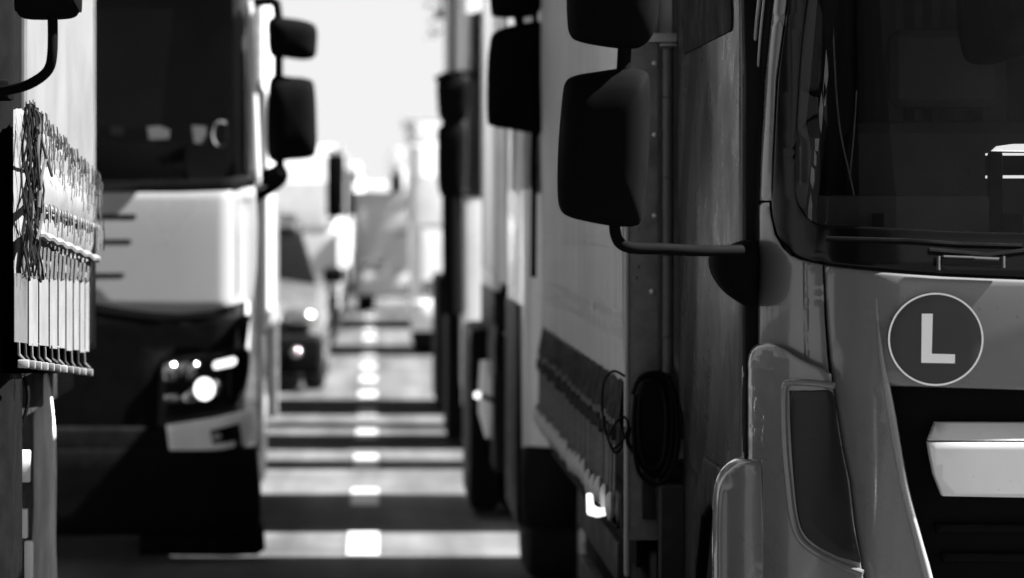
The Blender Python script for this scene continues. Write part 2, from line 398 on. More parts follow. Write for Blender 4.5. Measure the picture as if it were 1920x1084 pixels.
M_ground = mat('verge_ground', .09, .95, var=.3, scale=.3)
M_mark = mat('road_marking', .30, .6, var=.18, scale=9, dust=.3, spec=.3)
sheet('ground', -1500, 1500, -60, 3000, -.12, M_ground)
sheet('road', -9, 11, -30, 420, 0, M_asph, 4, 40)
dashes = [(17.95+3.07*i, 17.95+3.07*i+1.32) for i in range(-4, 30)]
first = None
for i, (a, b) in enumerate(dashes):
    bm = bmesh.new(); a += .03*math.sin(i*7.1); b += .05*math.sin(i*3.3)
    N = 8; L = []; Rr = []
    for k in range(N+1):
        y = a+(b-a)*k/N; L.append(bm.verts.new((-.125+.003*math.sin(k*2.7+i), y, .004))); Rr.append(bm.verts.new((.028+.003*math.sin(k*3.9+i*2), y, .004)))
    for k in range(N): bm.faces.new((L[k], Rr[k], Rr[k+1], L[k+1]))
    me = bpy.data.meshes.new('lane_marking'); bm.to_mesh(me); bm.free(); o = struct('lane_marking', me, M_mark)
for X in (-4.6, 4.9, 8.6):
    sheet('edge_marking', X-.07, X+.07, -30, 420, .004, M_mark)

# ================================================================= generic truck
def truck(label, S, yb, ztop, paint, ws, group='trucks queueing in two rows', name='truck', bumper=M_black, grille=True,
          box_=None, glass=None, interior=True, inner=+1, category='truck', lamps=True, mir=None, wheels=(), zlow=.42, cutlow=None):
    glass = glass or M_glass2
    t = thing(name, label, category, group, (S.cx, S.yf, 0))
    z0, z1 = ws
    zs = [zlow+(z0-zlow)*k/6 for k in range(7)]
    loft_cab('cab', S, zs, yb, paint, t)
    # header, roof, back wall, sides above the waist
    loft_cab('roof', S, [z1, z1+(ztop-z1)*.5, ztop-.08, ztop], yb, paint, t)
    box('rear_wall', (S.cx-S.hw, yb-.05, z0), (S.cx+S.hw, yb, z1), paint, t, .004)
    yA = S(S.cx+S.hw, (z0+z1)/2)+.02
    for s in (-1, 1):
        xa, xb = sorted((S.cx+s*S.hw, S.cx+s*(S.hw-.05)))
        box('side_wall', (xa, yA+.95, z0), (xb, yb-.051, z1), paint, t, .004)
        tube('pillar', [(S.cx+s*(S.hw-.03), S(S.cx+s*S.hw, z0)+.06, z0-.02), (S.cx+s*(S.hw-.04), S(S.cx+s*S.hw, z1)+.06, z1+.02)], .05, paint, t, 10)
    for s in (-1, 1):
        X = S.cx+s*(S.hw-.012)
        panel('side_window', rnd([(yA+.10, z0+.01), (yA+.95, z0+.01), (yA+.95, z1-.01), (yA+.10+.14*(z1-z0), z1-.01)], .05), flat_x(X, s), glass, t, .004, 0, .4)
    hwg = S.hw-.03
    w_ = panel('windshield', rnd([(S.cx-hwg, z0-.02), (S.cx+hwg, z0-.02), (S.cx+hwg-.03, z1+.02), (S.cx-hwg+.03, z1+.02)], .06), S.mf(.006), glass, t, .004, 0, .12)
    bm = bmesh.new()
    for s in (-1, 0):
        x = S.cx+s*.7+.15
        add_tube(bm, [S.mf(.02)(x, z0-.03, 0), S.mf(.02)(x+.62, z0+.02, 0)], .012, 6)
    finish(bm, 'wiper', M_black, t)
    if interior:
        bm = bmesh.new(); add_box(bm, (S.cx-S.hw+.06, S(S.cx, z0)+.16, z0-.25), (S.cx+S.hw-.06, S(S.cx, z0)+.62, z0-.01), .04); finish(bm, 'dashboard', M_inner, t)
        for s in (-.55, .55):
            bm = bmesh.new(); add_box(bm, (S.cx+s-.24, S.yf+1.15, z0-.5), (S.cx+s+.24, S.yf+1.3, z0+.25), .06); add_box(bm, (S.cx+s-.14, S.yf+1.17, z0+.27), (S.cx+s+.14, S.yf+1.27, z0+.48), .04)
            finish(bm, 'seat', M_inner, t)
    if grille:
        g = panel('grille', rnd([(S.cx-.8, .62), (S.cx+.8, .62), (S.cx+.85, z0-.45), (S.cx-.85, z0-.45)], .05), S.mf(.012), M_black, t, .02, .006, .1)
        bm = bmesh.new()
        for k in range(4):
            zz = .72+k*(z0-.45-.72)/4
            add_panel(bm, [(S.cx-.74, zz), (S.cx+.74, zz), (S.cx+.74, zz+.03), (S.cx-.74, zz+.03)], S.mf(.03), .02, 0, .15)
        finish(bm, 'grille_bar', M_grey, g)
    b = panel('bumper', rnd([(S.cx-S.hw, .28), (S.cx+S.hw, .28), (S.cx+S.hw, .62), (S.cx-S.hw, .62)], .04), S.mf(.04), bumper, t, .15, .02, .12)
    if lamps:
        for s in (-1, 1):
            x = S.cx+s*(S.hw-.30)
            h = panel('headlight', rnd([(x-.19, .66), (x+.19, .66), (x+.19, .84), (x-.16, .86)], .05), S.mf(.02), M_lensc, t, .05, .008, .08)
    for (x, y, s) in wheels: wheel(t, x, y, s=s)
    box('chassis', (S.cx-.45, S.yf+.4, .5), (S.cx+.45, (box_[1] if box_ else yb+.3)-.05, .72), M_chassis, t)
    if mir:
        for (Y, shells, poles) in mir: mirror_unit(t, Y, shells, poles, tilt=.25 if S.cx > 0 else 0.0)
    return t

def cargo_box(t, x0, x1, y0, y1, z0, z1, m, inner_x, curtain=None, rails=True):
    b = box('cargo_body', (x0, y0, z0), (x1, y1, z1), m, t, .015)
    for y in (y0+.04, y1-.04):
        for x in (x0, x1): box('corner_post', (x-.012, y-.05, z0-.03), (x+.012, y+.05, z1+.012), M_steel, b, .004)
    for z in (z0, z1-.03):
        for x in (x0, x1): box('rail', (x-.016, y0+.09, z-.04), (x+.016, y1-.09, z+.05), M_steel, b, .004)
    return b

# ================================================================= the near truck on the right (in focus)
def near_truck():
    G = 'trucks queueing in two rows'
    t = thing('truck', 'nearest grey cab with a round L plate, filling the right of the photo', 'truck', G, (1.92, 8.2, 0))
    S = Cab(8.2, 1.92, 1.095, .34, .30, .16, 1.5, .05)
    mf = S.mf
    def mir_(pts): return pts+[(2*S.cx-x, z) for x, z in reversed(pts)]
    def pn(name, px, m, par=t, off=0.0, r=.006, step=.03, thick=.012, both=False, cor=0):
        xz = onS(px, S)
        if both: xz = mir_(xz)
        if cor: xz = rnd(xz, cor)
        return panel(name, xz, mf(off), m, par, thick, r, step)
    # dark substructure behind the panels
    loft_cab('cab_frame', S, [.42, .6, .8, 1.0, 1.2, 1.40], 10.42, M_black, t, off=-.06, inset=.02)
    # roof and rear wall
    loft_cab('roof', S, [2.46, 2.56, 2.66, 2.72], 10.42, M_paint, t)
    bm = bmesh.new(); add_box(bm, (.86, 10.36, 1.38), (1.35, 10.41, 2.47), .004); add_box(bm, (2.49, 10.36, 1.38), (2.98, 10.41, 2.47), .004)
    add_box(bm, (1.351, 10.362, 1.38), (2.489, 10.408, 1.63), .004); add_box(bm, (1.351, 10.362, 2.02), (2.489, 10.408, 2.47), .004)
    finish(bm, 'rear_wall', M_inner, t)
    # ---- front flap (U shaped, both sides) -------------------------------------------------------------
    flap = [(1768+0, 1200), (1745, 1084), (1702, 900), (1681, 800), (1667, 724), (1920, 732)]
    top = [(1547, 498), (1600, 504), (1650, 509), (1710, 514), (1770, 518), (1850, 521.5), (1920, 524)]
    seam = [(1645, 1200), (1620, 1084), (1604, 985), (1594, 900), (1582, 845), (1573, 790), (1564, 731), (1557, 665), (1552, 602), (1549, 550)]
    A = onS(seam, S); B = onS(top, S); zc = B[-1][1]-.004
    half1 = [A[0]]+A[1:]+B                                  # up the seam, along the top towards the centre
    full = half1+[(S.cx, zc)]+[(2*S.cx-x, z) for x, z in reversed(half1)]
    g = onS(flap, S); zg = g[-1][1]-.006
    full += [(2*S.cx-x, z) for x, z in g]+[(S.cx, zg)]+[(x, z) for x, z in reversed(g)]
    fl = panel('front_flap', full, mf(0), M_paint, t, .03, .008, .022)
    # raised ridge beside the grille
    ridge = cat([(1642, 560), (1644, 600), (1650, 680), (1662, 769), (1687, 909), (1712, 1010), (1731, 1084), (1758, 1200)], 5)+cat([(1775, 1200), (1750, 1084), (1730, 1010), (1703, 909), (1678, 769), (1660, 680), (1648, 600), (1644, 560)], 5)
    for s in (0, 1):
        xz = onS(ridge, S)
        if s: xz = [(2*S.cx-x, z) for x, z in xz]
        panel('ridge', xz, mf(.009), mat('edge_sheen_paint', .21, .35, var=.12, scale=9, coat=.4), fl, .012, .0085, .010)  # sky sheen on the ridge facet put into a lighter colour
    # ---- grille recess ---------------------------------------------------------------------------------
    panel('grille', [(g[0][0]-.03, g[0][1]), (g[4][0]-.05, g[4][1]+.03), (2*S.cx-g[4][0]+.05, g[4][1]+.03), (2*S.cx-g[0][0]+.03, g[0][1])], mf(-.08), M_blackg, t, .01, 0, .03)
    for k, py in enumerate((985, 1040, 1100)):
        xz = onS([(1758+k*12, py), (1925, py+7), (1925, py+25), (1764+k*12, py+18)], S); xz = [xz[0], (2*S.cx-xz[0][0], xz[0][1]), (2*S.cx-xz[3][0], xz[3][1]), xz[3]]
        panel('grille_bar', xz, mf(-.045), M_black, t, .02, .006, .025)
    # the white bar: sloping top face and upright front face
    b1 = onS([(1758, 790), (1741, 822), (1742, 826), (1920, 836), (1920, 796)], S)
    zt, zl = b1[0][1]-.004, b1[2][1]
    up = [(b1[0][0], zt), (2*S.cx-b1[0][0], zt), (2*S.cx-b1[1][0], zl), (b1[1][0], zl)]
    def slope(a, b, d):
        k = max(0, min(1, (b-zl)/(zt-zl))); return Vector((a, S(a, b)-.005-d+.03*k, b))
    bar = panel('white_bar', up, slope, M_bar, t, .03, .003, .03)
    lo = onS([(1741, 829), (1744, 850), (1752, 890), (1768, 930)], S)
    lo2 = [(x, z) for x, z in lo]; zb = lo2[-1][1]-.006
    lo2 = lo2+[(S.cx, zb-.004)]+[(2*S.cx-x, z) for x, z in reversed(lo2)]
    panel('white_bar', lo2, mf(.007), M_bar, t, .04, .002, .015)
    # ---- L plate ----------------------------------------------------------------------------------------
    c0 = onS([(1753, 636)], S)[0]; rr = .1003
    disc = [(c0[0]+rr*1.012*math.cos(2*math.pi*k/72), c0[1]+rr*math.sin(2*math.pi*k/72)) for k in range(72)]
    Yc = S(*c0); nx_ = (S(c0[0]+.1, c0[1])-S(c0[0]-.1, c0[1]))/.2; nz_ = (S(c0[0], c0[1]+.1)-S(c0[0], c0[1]-.1))/.2
    pl = lambda o: (lambda a, b, d: Vector((a, Yc+nx_*(a-c0[0])+nz_*(b-c0[1])-.010-o-d, b)))
    sg = panel('round_plate', disc, pl(0), M_sign, t, .014, .001, .03)
    bm = bmesh.new()
    for k in range(96):
        a0, a1 = 2*math.pi*k/96, 2*math.pi*(k+1)/96; q = pl(.002)
        P = lambda a, r_: q(c0[0]+r_*1.012*math.cos(a), c0[1]+r_*math.sin(a), 0)
        bm.faces.new([bm.verts.new(P(a0, rr*.955)), bm.verts.new(P(a0, rr*.995)), bm.verts.new(P(a1, rr*.995)), bm.verts.new(P(a1, rr*.955))])
    bmesh.ops.remove_doubles(bm, verts=bm.verts, dist=1e-6); bmesh.ops.recalc_face_normals(bm, faces=bm.faces)
    finish(bm, 'white_ring', M_signw, sg)
    L = onS([(1727, 588), (1747.5, 588), (1745.5, 663), (1789, 664), (1788.5, 681), (1726, 680)], S)
    panel('letter', L, pl(.002), M_signw, sg, .0015, 0, .05)
    # ---- corner: paint above, bulging fender below ------------------------------------------------------
    for s in (0, 1):
        def side(px): 
            xz = onS(px, S)
            return [(2*S.cx-x, z) for x, z in xz] if s else xz
        panel('corner_panel', side([(1424, 386), (1430, 380), (1443, 380), (1446, 405), (1454, 440), (1468, 464), (1484, 479), (1505, 488), (1543, 497), (1545, 550), (1547.5, 602), (1552, 665), (1557, 712), (1424, 712)]), mf(0), M_paint, t, .03, .006, .022)
        # ridge line pressed in the panel
        panel('corner_panel_fold', side([(1505, 492), (1513, 494), (1516, 560), (1515, 640), (1518, 676), (1508, 676), (1506, 600)]), mf(.004), M_paint, t, .006, .004, .03)
        def bulge(a, b, d):
            k = 1/(1+math.exp(-(1.335-b)*60)); w_ = max(0, min(1, (.895-min(a, 2*S.cx-a))/.05))*k; return Vector((a, S(a, b)-.012-.022*k-d-w_*.0012*math.sin(b*115+min(a, 2*S.cx-a)*60+.8*math.sin(b*31)), b))
        fd = panel('corner_fender', side(cat([(1397, 760), (1393, 700), (1400, 668), (1418, 648), (1445, 643), (1468, 652), (1500, 672), (1535, 688), (1556, 700)], 4)+[(1560, 731), (1569, 790), (1578, 845), (1590, 900), (1600, 985), (1616, 1084), (1640, 1200), (1420, 1200), (1402, 1084), (1396, 960), (1392, 860)]), bulge, M_paint, t, .05, .009, .016)
        panel('dark_lens', side(cat([(1477, 731), (1520, 731), (1558, 735), (1566, 790), (1575, 845), (1586, 900), (1597, 985), (1612, 1053)], 3)+cat([(1570, 1042), (1535, 1025), (1506, 1001), (1492, 963), (1483, 877), (1478, 801)], 4)), mf(.038), M_lens, fd, .006, .003, .03)
        rim = side(cat([(1560, 722), (1520, 717), (1478, 716), (1468, 724), (1466, 760), (1468, 830), (1474, 900), (1482, 965), (1497, 1008), (1530, 1036), (1570, 1056), (1614, 1072)], 5))
        bm = bmesh.new(); add_tube(bm, [mf(.036)(x, z, 0) for x, z in rim], .0075, 10); finish(bm, 'lens_rim', M_paint, fd)
        # windshield pillar, rubbers and trims
        panel('pillar', side([(1447, 376), (1449, 300), (1456, 150), (1476, 0), (1530, -360), (1500, -360), (1452, 0), (1436, 150), (1428, 300), (1426, 376)]), mf(.002), M_paint, t, .03, .007, .03)
        panel('pillar_rubber', side([(1425, 376), (1427, 300), (1434, 150), (1449, 0), (1497, -360), (1475, -360), (1425, 0), (1412, 150), (1404, 300), (1400, 455), (1423, 455)]), mf(-.012), M_rubber, t, .02, .004, .04)
        for off_, r_ in ((0, .0045), (9, .003)):
            bm = bmesh.new(); add_tube(bm, [mf(-.004)(x, z, 0) for x, z in side(cat([(1399+off_, 455), (1403+off_, 300), (1411+off_, 150), (1424+off_, 0), (1470+off_, -360)], 5))], r_, 8); finish(bm, 'pillar_trim', M_steel, t)
    # ---- windshield -------------------------------------------------------------------------------------
    outer = cat([(1532, -360), (1478, 0), (1458, 150), (1450, 300), (1447, 380), (1453, 425), (1470, 460), (1500, 483), (1547, 493), (1650, 504), (1770, 513), (1920, 520)], 4)
    glass = cat([(1575, -360), (1516, 0), (1500, 150), (1492, 300), (1491, 350), (1498, 384), (1515, 408), (1545, 422), (1640, 426), (1720, 430), (1800, 434), (1920, 437)], 4)
    o1 = onS(outer, S); g1 = onS(glass, S)
    seal = o1+[(S.cx, o1[-1][1]-.003)]+[(2*S.cx-x, z) for x, z in reversed(o1)]+[(2*S.cx-x, z) for x, z in g1]+[(S.cx, g1[-1][1]-.003)]+list(reversed(g1))
    panel('windshield_seal', seal, mf(-.004), M_blackg, t, .02, .004, .02)
    gl = g1+[(S.cx, g1[-1][1]-.003)]+[(2*S.cx-x, z) for x, z in reversed(g1)]
    ws = panel('windshield', gl, mf(-.010), M_glass, t, .001, 0, .05)
    # wiper gear in the black band
    bm = bmesh.new(); q = mf(.025)
    P0, P1 = onS([(1762, 487), (1872, 491)], S); add_tube(bm, [q(*P0, 0), q(*P1, 0)], .011, 16)
    finish(bm, 'wiper_spindle', M_blackg, t)
    bm = bmesh.new()
    for a, b, r_ in (((1755, 480), (1755, 506), .004), ((1876, 480), (1876, 502), .004), ((1765, 481), (1822, 483), .0028), ((1822, 484), (1868, 486), .0035)):
        A_, B_ = onS([a, b], S); add_tube(bm, [mf(.036)(*A_, 0), mf(.036)(*B_, 0)], r_, 8)
    finish(bm, 'wiper_clamp', mat('clamp_steel', .05, .4, metal=.3), t)
    bm = bmesh.new(); wp = onS([(1740, 470), (1850, 480), (1930, 470), (2100, 462), (2300, 470)], S); add_tube(bm, [mf(.02)(x, z, 0) for x, z in wp], .007, 8); finish(bm, 'wiper', M_black, t)
    bm = bmesh.new(); wp = onS([(1548, 448), (1700, 452), (1800, 459), (1915, 462)], S); add_tube(bm, [mf(.012)(x, z, 0) for x, z in wp], .006, 8); finish(bm, 'wiper', M_black, t)
    # ---- inside -----------------------------------------------------------------------------------------
    zd = H-(368-VY)/F*8.5
    bm = bmesh.new(); add_box(bm, (.92, 8.52, 1.45), (2.9, 8.98, 1.555), .03); finish(bm, 'dashboard', M_dash, t)
    bm = bmesh.new()
    for px in (1635, 1888):
        p = W(px, 372, 8.75); add_box(bm, (p.x-.006, 8.50, 1.54), (p.x+.006, 9.0, 1.60), .002)
    p0 = W(1500, 366, 8.75); p1 = W(1850, 362, 8.75); add_box(bm, (p0.x, 8.70, 1.54), (p1.x, 9.0, p0.z), .012)
    finish(bm, 'dashboard_tray', M_dash, t)
    bm = bmesh.new(); a = W(1850, 300, 8.8); add_box(bm, (a.x, 8.75, 1.56), (a.x+.03, 8.80, 1.74), .008); finish(bm, 'phone_holder', M_black, t)
    for xx in (1.42, 2.42):
        bm = bmesh.new(); add_box(bm, (xx-.25, 9.5, 1.2), (xx+.25, 9.66, 1.83), .07, 3); add_box(bm, (xx-.14, 9.52, 1.86), (xx+.14, 9.64, 2.06), .05, 3); add_box(bm, (xx-.25, 9.05, 1.1), (xx+.25, 9.52, 1.25), .06, 3)
        finish(bm, 'seat', M_innerl, t)
    # curtain drawn across the back of the cab, and the side curtain edge
    bm = bmesh.new(); N = 90; v = []
    for k in range(N+1):
        x = .90+(2.9-.90)*k/N; yy = 10.18+.03*math.sin(k*.9)+.015*math.sin(k*2.3)
        v.append((bm.verts.new((x, yy, 1.62)), bm.verts.new((x, yy+.01, 2.45))))
    for k in range(N): bm.faces.new((v[k][0], v[k+1][0], v[k+1][1], v[k][1]))
    finish(bm, 'rear_curtain', M_innerl, t)
    tube('curtain_cord', cat([tuple(W(x, y, 8.72)) for x, y in ((1555, -120), (1563, 80), (1570, 200), (1580, 270), (1597, 345), (1612, 426))], 6), .0022, M_strapl, t, 6)
    tube('curtain_cord', cat([tuple(W(x, y, 8.9)) for x, y in ((1606, 170), (1601, 250), (1593, 335))], 6), .002, M_strapl, t, 6)
    # pale band painted for the reflection along the glass edge
    panel('reflection_band', onY([(1508, -300), (1534, -10), (1520, 150), (1512, 230), (1524, 300), (1514, 404), (1500, 388), (1480, 360), (1478, 300), (1484, 150), (1500, -10), (1500, -300)], 8.68), flat_y(8.68), mat('reflection_band_grey', .22, .7), t, .01, .003, .05)
    # mirror glass housing hanging inside (top right)
    panel('sun_visor', rnd(onY([(1795, -60), (1985, -60), (1990, 95), (1915, 108), (1860, 122), (1815, 118), (1800, 60)], 8.75), .02), flat_y(8.75), M_black, t, .03, .01, .05)
    mirror_unit(t, 8.12, [
        [(1063, 152), (1083, 140), (1120, 134), (1156, 129), (1184, 128), (1209, 134), (1217, 150), (1218, 200), (1215, 300), (1208, 380), (1201, 416), (1184, 425), (1143, 423), (1100, 415), (1068, 406), (1053, 392), (1048, 360), (1049, 280), (1056, 190)],
        [(1066, -110), (1090, -128), (1160, -138), (1215, -135), (1236, -120), (1238, -40), (1234, 20), (1226, 60), (1208, 84), (1184, 91), (1140, 87), (1088, 76), (1071, 62), (1066, 30), (1065, -40)]],
        [([(1182, -90, -.005), (1175, 20, 0), (1170, 110, .0), (1168, 140, .0)], .0145),
         ([(1154, 405, .0), (1153, 432, .0), (1162, 455, .0), (1185, 465, .0), (1240, 467, .02), (1310, 470, .05), (1390, 470, .12)], .0122)], depth=.12, tilt=.30)
    # mirror foot
    bm = bmesh.new(); bc = W(1392, 503, 8.40); rings = []
    for q, yy in ((.05, -.050), (.5, -.045), (.8, -.03), (.96, -.005), (1, .03), (1, .12)):
        ring = []
        for x, y in cat([(1337, 488), (1345, 478), (1372, 463), (1400, 452), (1418, 455), (1421, 500), (1417, 560), (1411, 576), (1392, 568), (1362, 545), (1342, 515)], 3, True):
            p = W(x, y, 8.40); ring.append(bm.verts.new((bc.x+(p.x-bc.x)*q, 8.40+yy, bc.z+(p.z-bc.z)*q)))
        rings.append(ring)
    for A_, B_ in zip(rings, rings[1:]):
        for k in range(len(A_)): bm.faces.new((A_[k], A_[(k+1) % len(A_)], B_[(k+1) % len(A_)], B_[k]))
    bm.faces.new(rings[0]); bmesh.ops.recalc_face_normals(bm, faces=bm.faces); finish(bm, 'mirror_foot', M_mirror_shell, t)
    # ---- side: door, step, wheel --------------------------------------------------------------------------
    for s in (-1, 1):
        X = S.cx+s*1.095; fx = flat_x(X, s)
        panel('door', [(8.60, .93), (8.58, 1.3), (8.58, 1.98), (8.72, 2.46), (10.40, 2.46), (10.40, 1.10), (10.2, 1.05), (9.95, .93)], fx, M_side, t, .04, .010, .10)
        panel('side_window', rnd([(8.80, 2.02), (10.2, 2.02), (10.2, 2.40), (8.93, 2.40)], .05), flat_x(X+s*.004, s), M_rubber, t, .006, .002, .2)
        panel('door_front_seal', [(8.50, .95), (8.48, 1.9), (8.64, 2.46), (8.66, 2.46), (8.56, 1.9), (8.565, .95)], flat_x(X+s*.002, s), M_rubber, t, .03, .004, .1)
        panel('wheel_arch', [(8.62, .40), (8.66, .74), (8.80, .90), (9.0, 1.0), (9.5, 1.0), (9.72, .90), (9.86, .72), (9.90, .40), (9.80, .40), (9.72, .68), (9.55, .84), (9.3, .89), (9.0, .84), (8.82, .68), (8.76, .4)], flat_x(X+s*.010, s), M_black, t, .1, .01, .08)
        wheel(t, X-s*.01, 9.26, .40, .26, s)
    # lower step panel standing a little proud of the fender
    Sx = Cab(8.34, 1.92, 1.13, .2, .12, .1, 1.5, .02)
    for s in (0, 1):
        xz = onS(cat([(1345, 1200), (1345, 1084), (1346, 960), (1351, 912), (1366, 884), (1386, 868), (1398, 864)], 4)+[(1430, 864), (1440, 1200)], Sx)
        if s: xz = [(2*S.cx-x, z) for x, z in xz]
        panel('step_panel', xz, Sx.mf(0), M_paint, t, .12, .011, .02)
    # ---- chassis -------------------------------------------------------------------------------------------
    box('chassis', (1.45, 8.8, .52), (2.4, 15.6, .74), M_chassis, t)
    for (x, y, s) in ((.76, 14.0, -1), (3.08, 14.0, 1)): wheel(t, x, y, .40, .5, s)
    box('fuel_tank', (.80, 11.0, .36), (1.40, 12.1, .80), M_black, t, .05)
    # ---- cargo body ----------------------------------------------------------------------------------------
    y0, y1 = 10.56, 15.72; X = .70; X2 = 3.14; zb, zt = .92, 3.34
    core = box('cargo_body', (X+.03, y0+.06, 1.15), (X2-.03, y1, zt), M_whitebox, t, .01)
    fr = bmesh.new()
    def PX(px, Y): return (px-VX)/F*Y
    add_box(fr, (X, y0, .70), (PX(1235, y0), y0+.07, zt), .006)              # corner post, front face
    finish(fr, 'corner_post', M_post, t)
    fr = bmesh.new(); add_box(fr, (X-.008, y0-.004, .60), (X+.003, y0+.05, zt), .003); finish(fr, 'post_edge', M_steel, t)
    box('post_foot', (PX(1203, y0), y0-.035, .76), (PX(1228, y0), y0-.002, .89), M_chassis, t, .004)
    pp = bmesh.new(); xa, xb = PX(1239.5, y0), PX(1263, y0); zc_ = [H-(v-VY)/F*y0 for v in (700, 632, 480, 333, 182, 90)]
    for a_, b_ in zip(zc_, zc_[1:]): add_tube(pp, [((xa+xb)/2, y0+.02, a_+.0012), ((xa+xb)/2, y0+.02, b_-.0012)], (xb-xa)/2, 20)
    finish(pp, 'drain_pipe', M_tube, t)
    box('bulkhead', (PX(1264, y0)-.002, y0+.02, zb), (X2, y0+.059, zt), M_dark, t, .004)
    box('post_bracket', (PX(1214, y0), y0-.03, H-(80-VY)/F*y0), (PX(1268, y0), y0-.002, H-(63-VY)/F*y0), M_steel, t, .004)
    box('post_bracket', (PX(1236, y0), y0-.02, H-(87-VY)/F*y0), (PX(1268, y0), y0-.002, H-(82-VY)/F*y0), M_steel, t, .002)
    for py in (-180, -30, 119, 253, 405, 547):
        bm = bmesh.new(); c = W(1228 if py < 500 else 1223, py, y0)
        bmesh.ops.create_uvsphere(bm, u_segments=14, v_segments=8, radius=.0085, matrix=Matrix.Translation((c.x, y0-.001, c.z)) @ Matrix.Diagonal((1, .7, 1, 1)))
        finish(bm, 'rivet', M_rivet, t)
    for px, py in ((1196, 428), (1196, 500), (1192, 520), (1204, 300)):
        bm = bmesh.new(); c = W(px, py, y0); bmesh.ops.create_uvsphere(bm, u_segments=10, v_segments=6, radius=.005, matrix=Matrix.Translation((c.x, y0, c.z))); finish(bm, 'rivet', M_post, t)
    # roof rail and rear frame
    box('roof_rail', (X-.006, y0+.07, zt-.05), (X+.03, y1, zt+.05), M_steel, t, .008)
    box('rear_post', (X-.012, y1-.06, .80), (X+.05, y1+.03, zt), M_steel, t, .006)
    # curtain: gently bellied tarp with eyelet row, darker hem
    zc0 = 1.128
    def cur(a, b, d):
        u = (a-y0)/(y1-y0); v = (b-zc0)/(zt-zc0)
        return Vector((X-.004-.018*math.sin(math.pi*min(1, max(0, v)))*(.6+.4*math.sin(u*9)) - .004*math.sin(a*21+math.sin(b*3)*2)*(1-v) - d, a, b))
    cu = panel('side_curtain', [(y0+.05, zc0), (y1-.06, zc0), (y1-.06, zt-.06), (y0+.05, zt-.06)], cur, M_curtain, t, .004, 0, .055)
    bm = bmesh.new()                          # printed rows of small marks, faint
    for row, zz in ((0, 1.50), (1, 1.295), (2, 1.25)):
        k = 0; y = y0+.2
        while y < y1-.2:
            wd = .028 if row == 0 else .022
            if random.random() < (.9 if row else .8):
                q = [(y, zz), (y+wd*random.uniform(.4, 1), zz), (y+wd*random.uniform(.4, 1), zz+(.010 if row == 0 else .034)), (y, zz+(.010 if row == 0 else .034))]
                bm.faces.new([bm.verts.new(cur(a, b, .0025)) for a, b in q])
            y += wd*1.9
    bmesh.ops.recalc_face_normals(bm, faces=bm.faces); finish(bm, 'printed_marks', mat('faded_print', .60, .7, var=.2), cu)['kind'] = 'stuff'
    # black hem skirt, scalloped
    bm = bmesh.new(); N = 260; v = []
    for k in range(N+1):
        y = y0+.06+(y1-y0-.13)*k/N; sc = .010*abs(math.sin(k*math.pi/8))
        a0 = cur(y, zc0+.012-sc, .004); a1 = Vector((X-.02+.012*math.sin(k*.5), y, zc0-.10)); a2 = Vector((X-.012+.01*math.sin(k*.9+1), y, zc0-.20+.012*math.sin(k*1.3)))
        v.append([bm.verts.new(p) for p in (a0, a1, a2)])
    for k in range(N):
        for j in (0, 1): bm.faces.new((v[k][j], v[k+1][j], v[k+1][j+1], v[k][j+1]))
    finish(bm, 'hem_skirt', M_strap, t)
    # tension straps with hooks
    proto = None; n = 36
    for k in range(n):
        y = y0+.14+(y1-y0-.30)*k/(n-1)
        if proto is None:
            bm = bmesh.new()
            add_tube(bm, [(X-.030, y, zc0-.10), (X-.027, y+.003, zc0-.2), (X-.030, y, zc0-.33)], .0036, 8)
            st = finish(bm, 'strap', M_strapl, t)
            bm = bmesh.new(); add_box(bm, (X-.040, y-.018, zc0-.16), (X-.024, y+.018, zc0-.12), .004)
            bk = finish(bm, 'buckle', M_chassis, st)
            bm = bmesh.new(); pts = [(X-.03, y+.0, zc0-.325), (X-.034, y+.020, zc0-.35), (X-.03, y+.014, zc0-.385), (X-.02, y-.012, zc0-.40), (X-.01, y-.02, zc0-.37)]
            add_tube(bm, cat(pts, 4), .006, 6); hk = finish(bm, 'hook', M_strap, st)
            proto = (st, bk, hk, y)
        else:
            st0, bk0, hk0, yy = proto; s2 = st0.copy(); COL.objects.link(s2); s2.parent = t; s2.location = (0, y-yy+random.uniform(-.02, .02), random.uniform(-.012, .012)); s2.rotation_euler = (0, 0, 0)
            for c_ in (bk0, hk0): c2 = c_.copy(); COL.objects.link(c2); c2.parent = s2
    box('side_rail', (X-.015, y0+.08, zc0-.40), (X+.05, y1-.07, zc0-.31), M_chassis, t, .01)
    M_pad = mat('rail_pad_fabric', .42, .8, var=.5, scale=30)
    bm = bmesh.new(); bmesh.ops.create_uvsphere(bm, u_segments=10, v_segments=7, radius=.036, matrix=Matrix.Translation((X-.040, y0+.15, zc0-.345)) @ Matrix.Diagonal((.4, 1.0, 1.15, 1)))
    pad = finish(bm, 'rail_pad', M_pad, t)
    for k in range(1, 19): c2 = pad.copy(); COL.objects.link(c2); c2.parent = t; c2.location = (0, (y1-y0-.35)*k/18, random.uniform(-.008, .008))
    box('underside_blackout', (X+.028, y0+.08, .62), (X+.045, y1-.07, 1.14), M_rubber, t, .002)  # added black sheet standing in for the dark under the body
    # side guard and mud flap, glowing patch for the sunlit gap
    box('side_guard', (X+.01, 11.2, .52), (X+.05, 13.3, .64), M_chassis, t, .01)
    box('side_guard', (X+.01, 11.2, .34), (X+.05, 13.3, .42), M_chassis, t, .01)
    c = W(1103, 950, 10.9); bm = bmesh.new()
    add_panel(bm, onY(rnd([(1100, 926), (1112, 926), (1114, 948), (1124, 954), (1141, 953), (1142, 966), (1120, 971), (1101, 966)], 4), 10.9), flat_y(10.9), .03, .004, .02)
    bmesh.ops.recalc_face_normals(bm, faces=bm.faces); finish(bm, 'sunlit_gap_patch', mat('sunlit_gap_glow', .9, .3, emit=.2), t)  # sunlit ground seen through the gap, painted as a glow
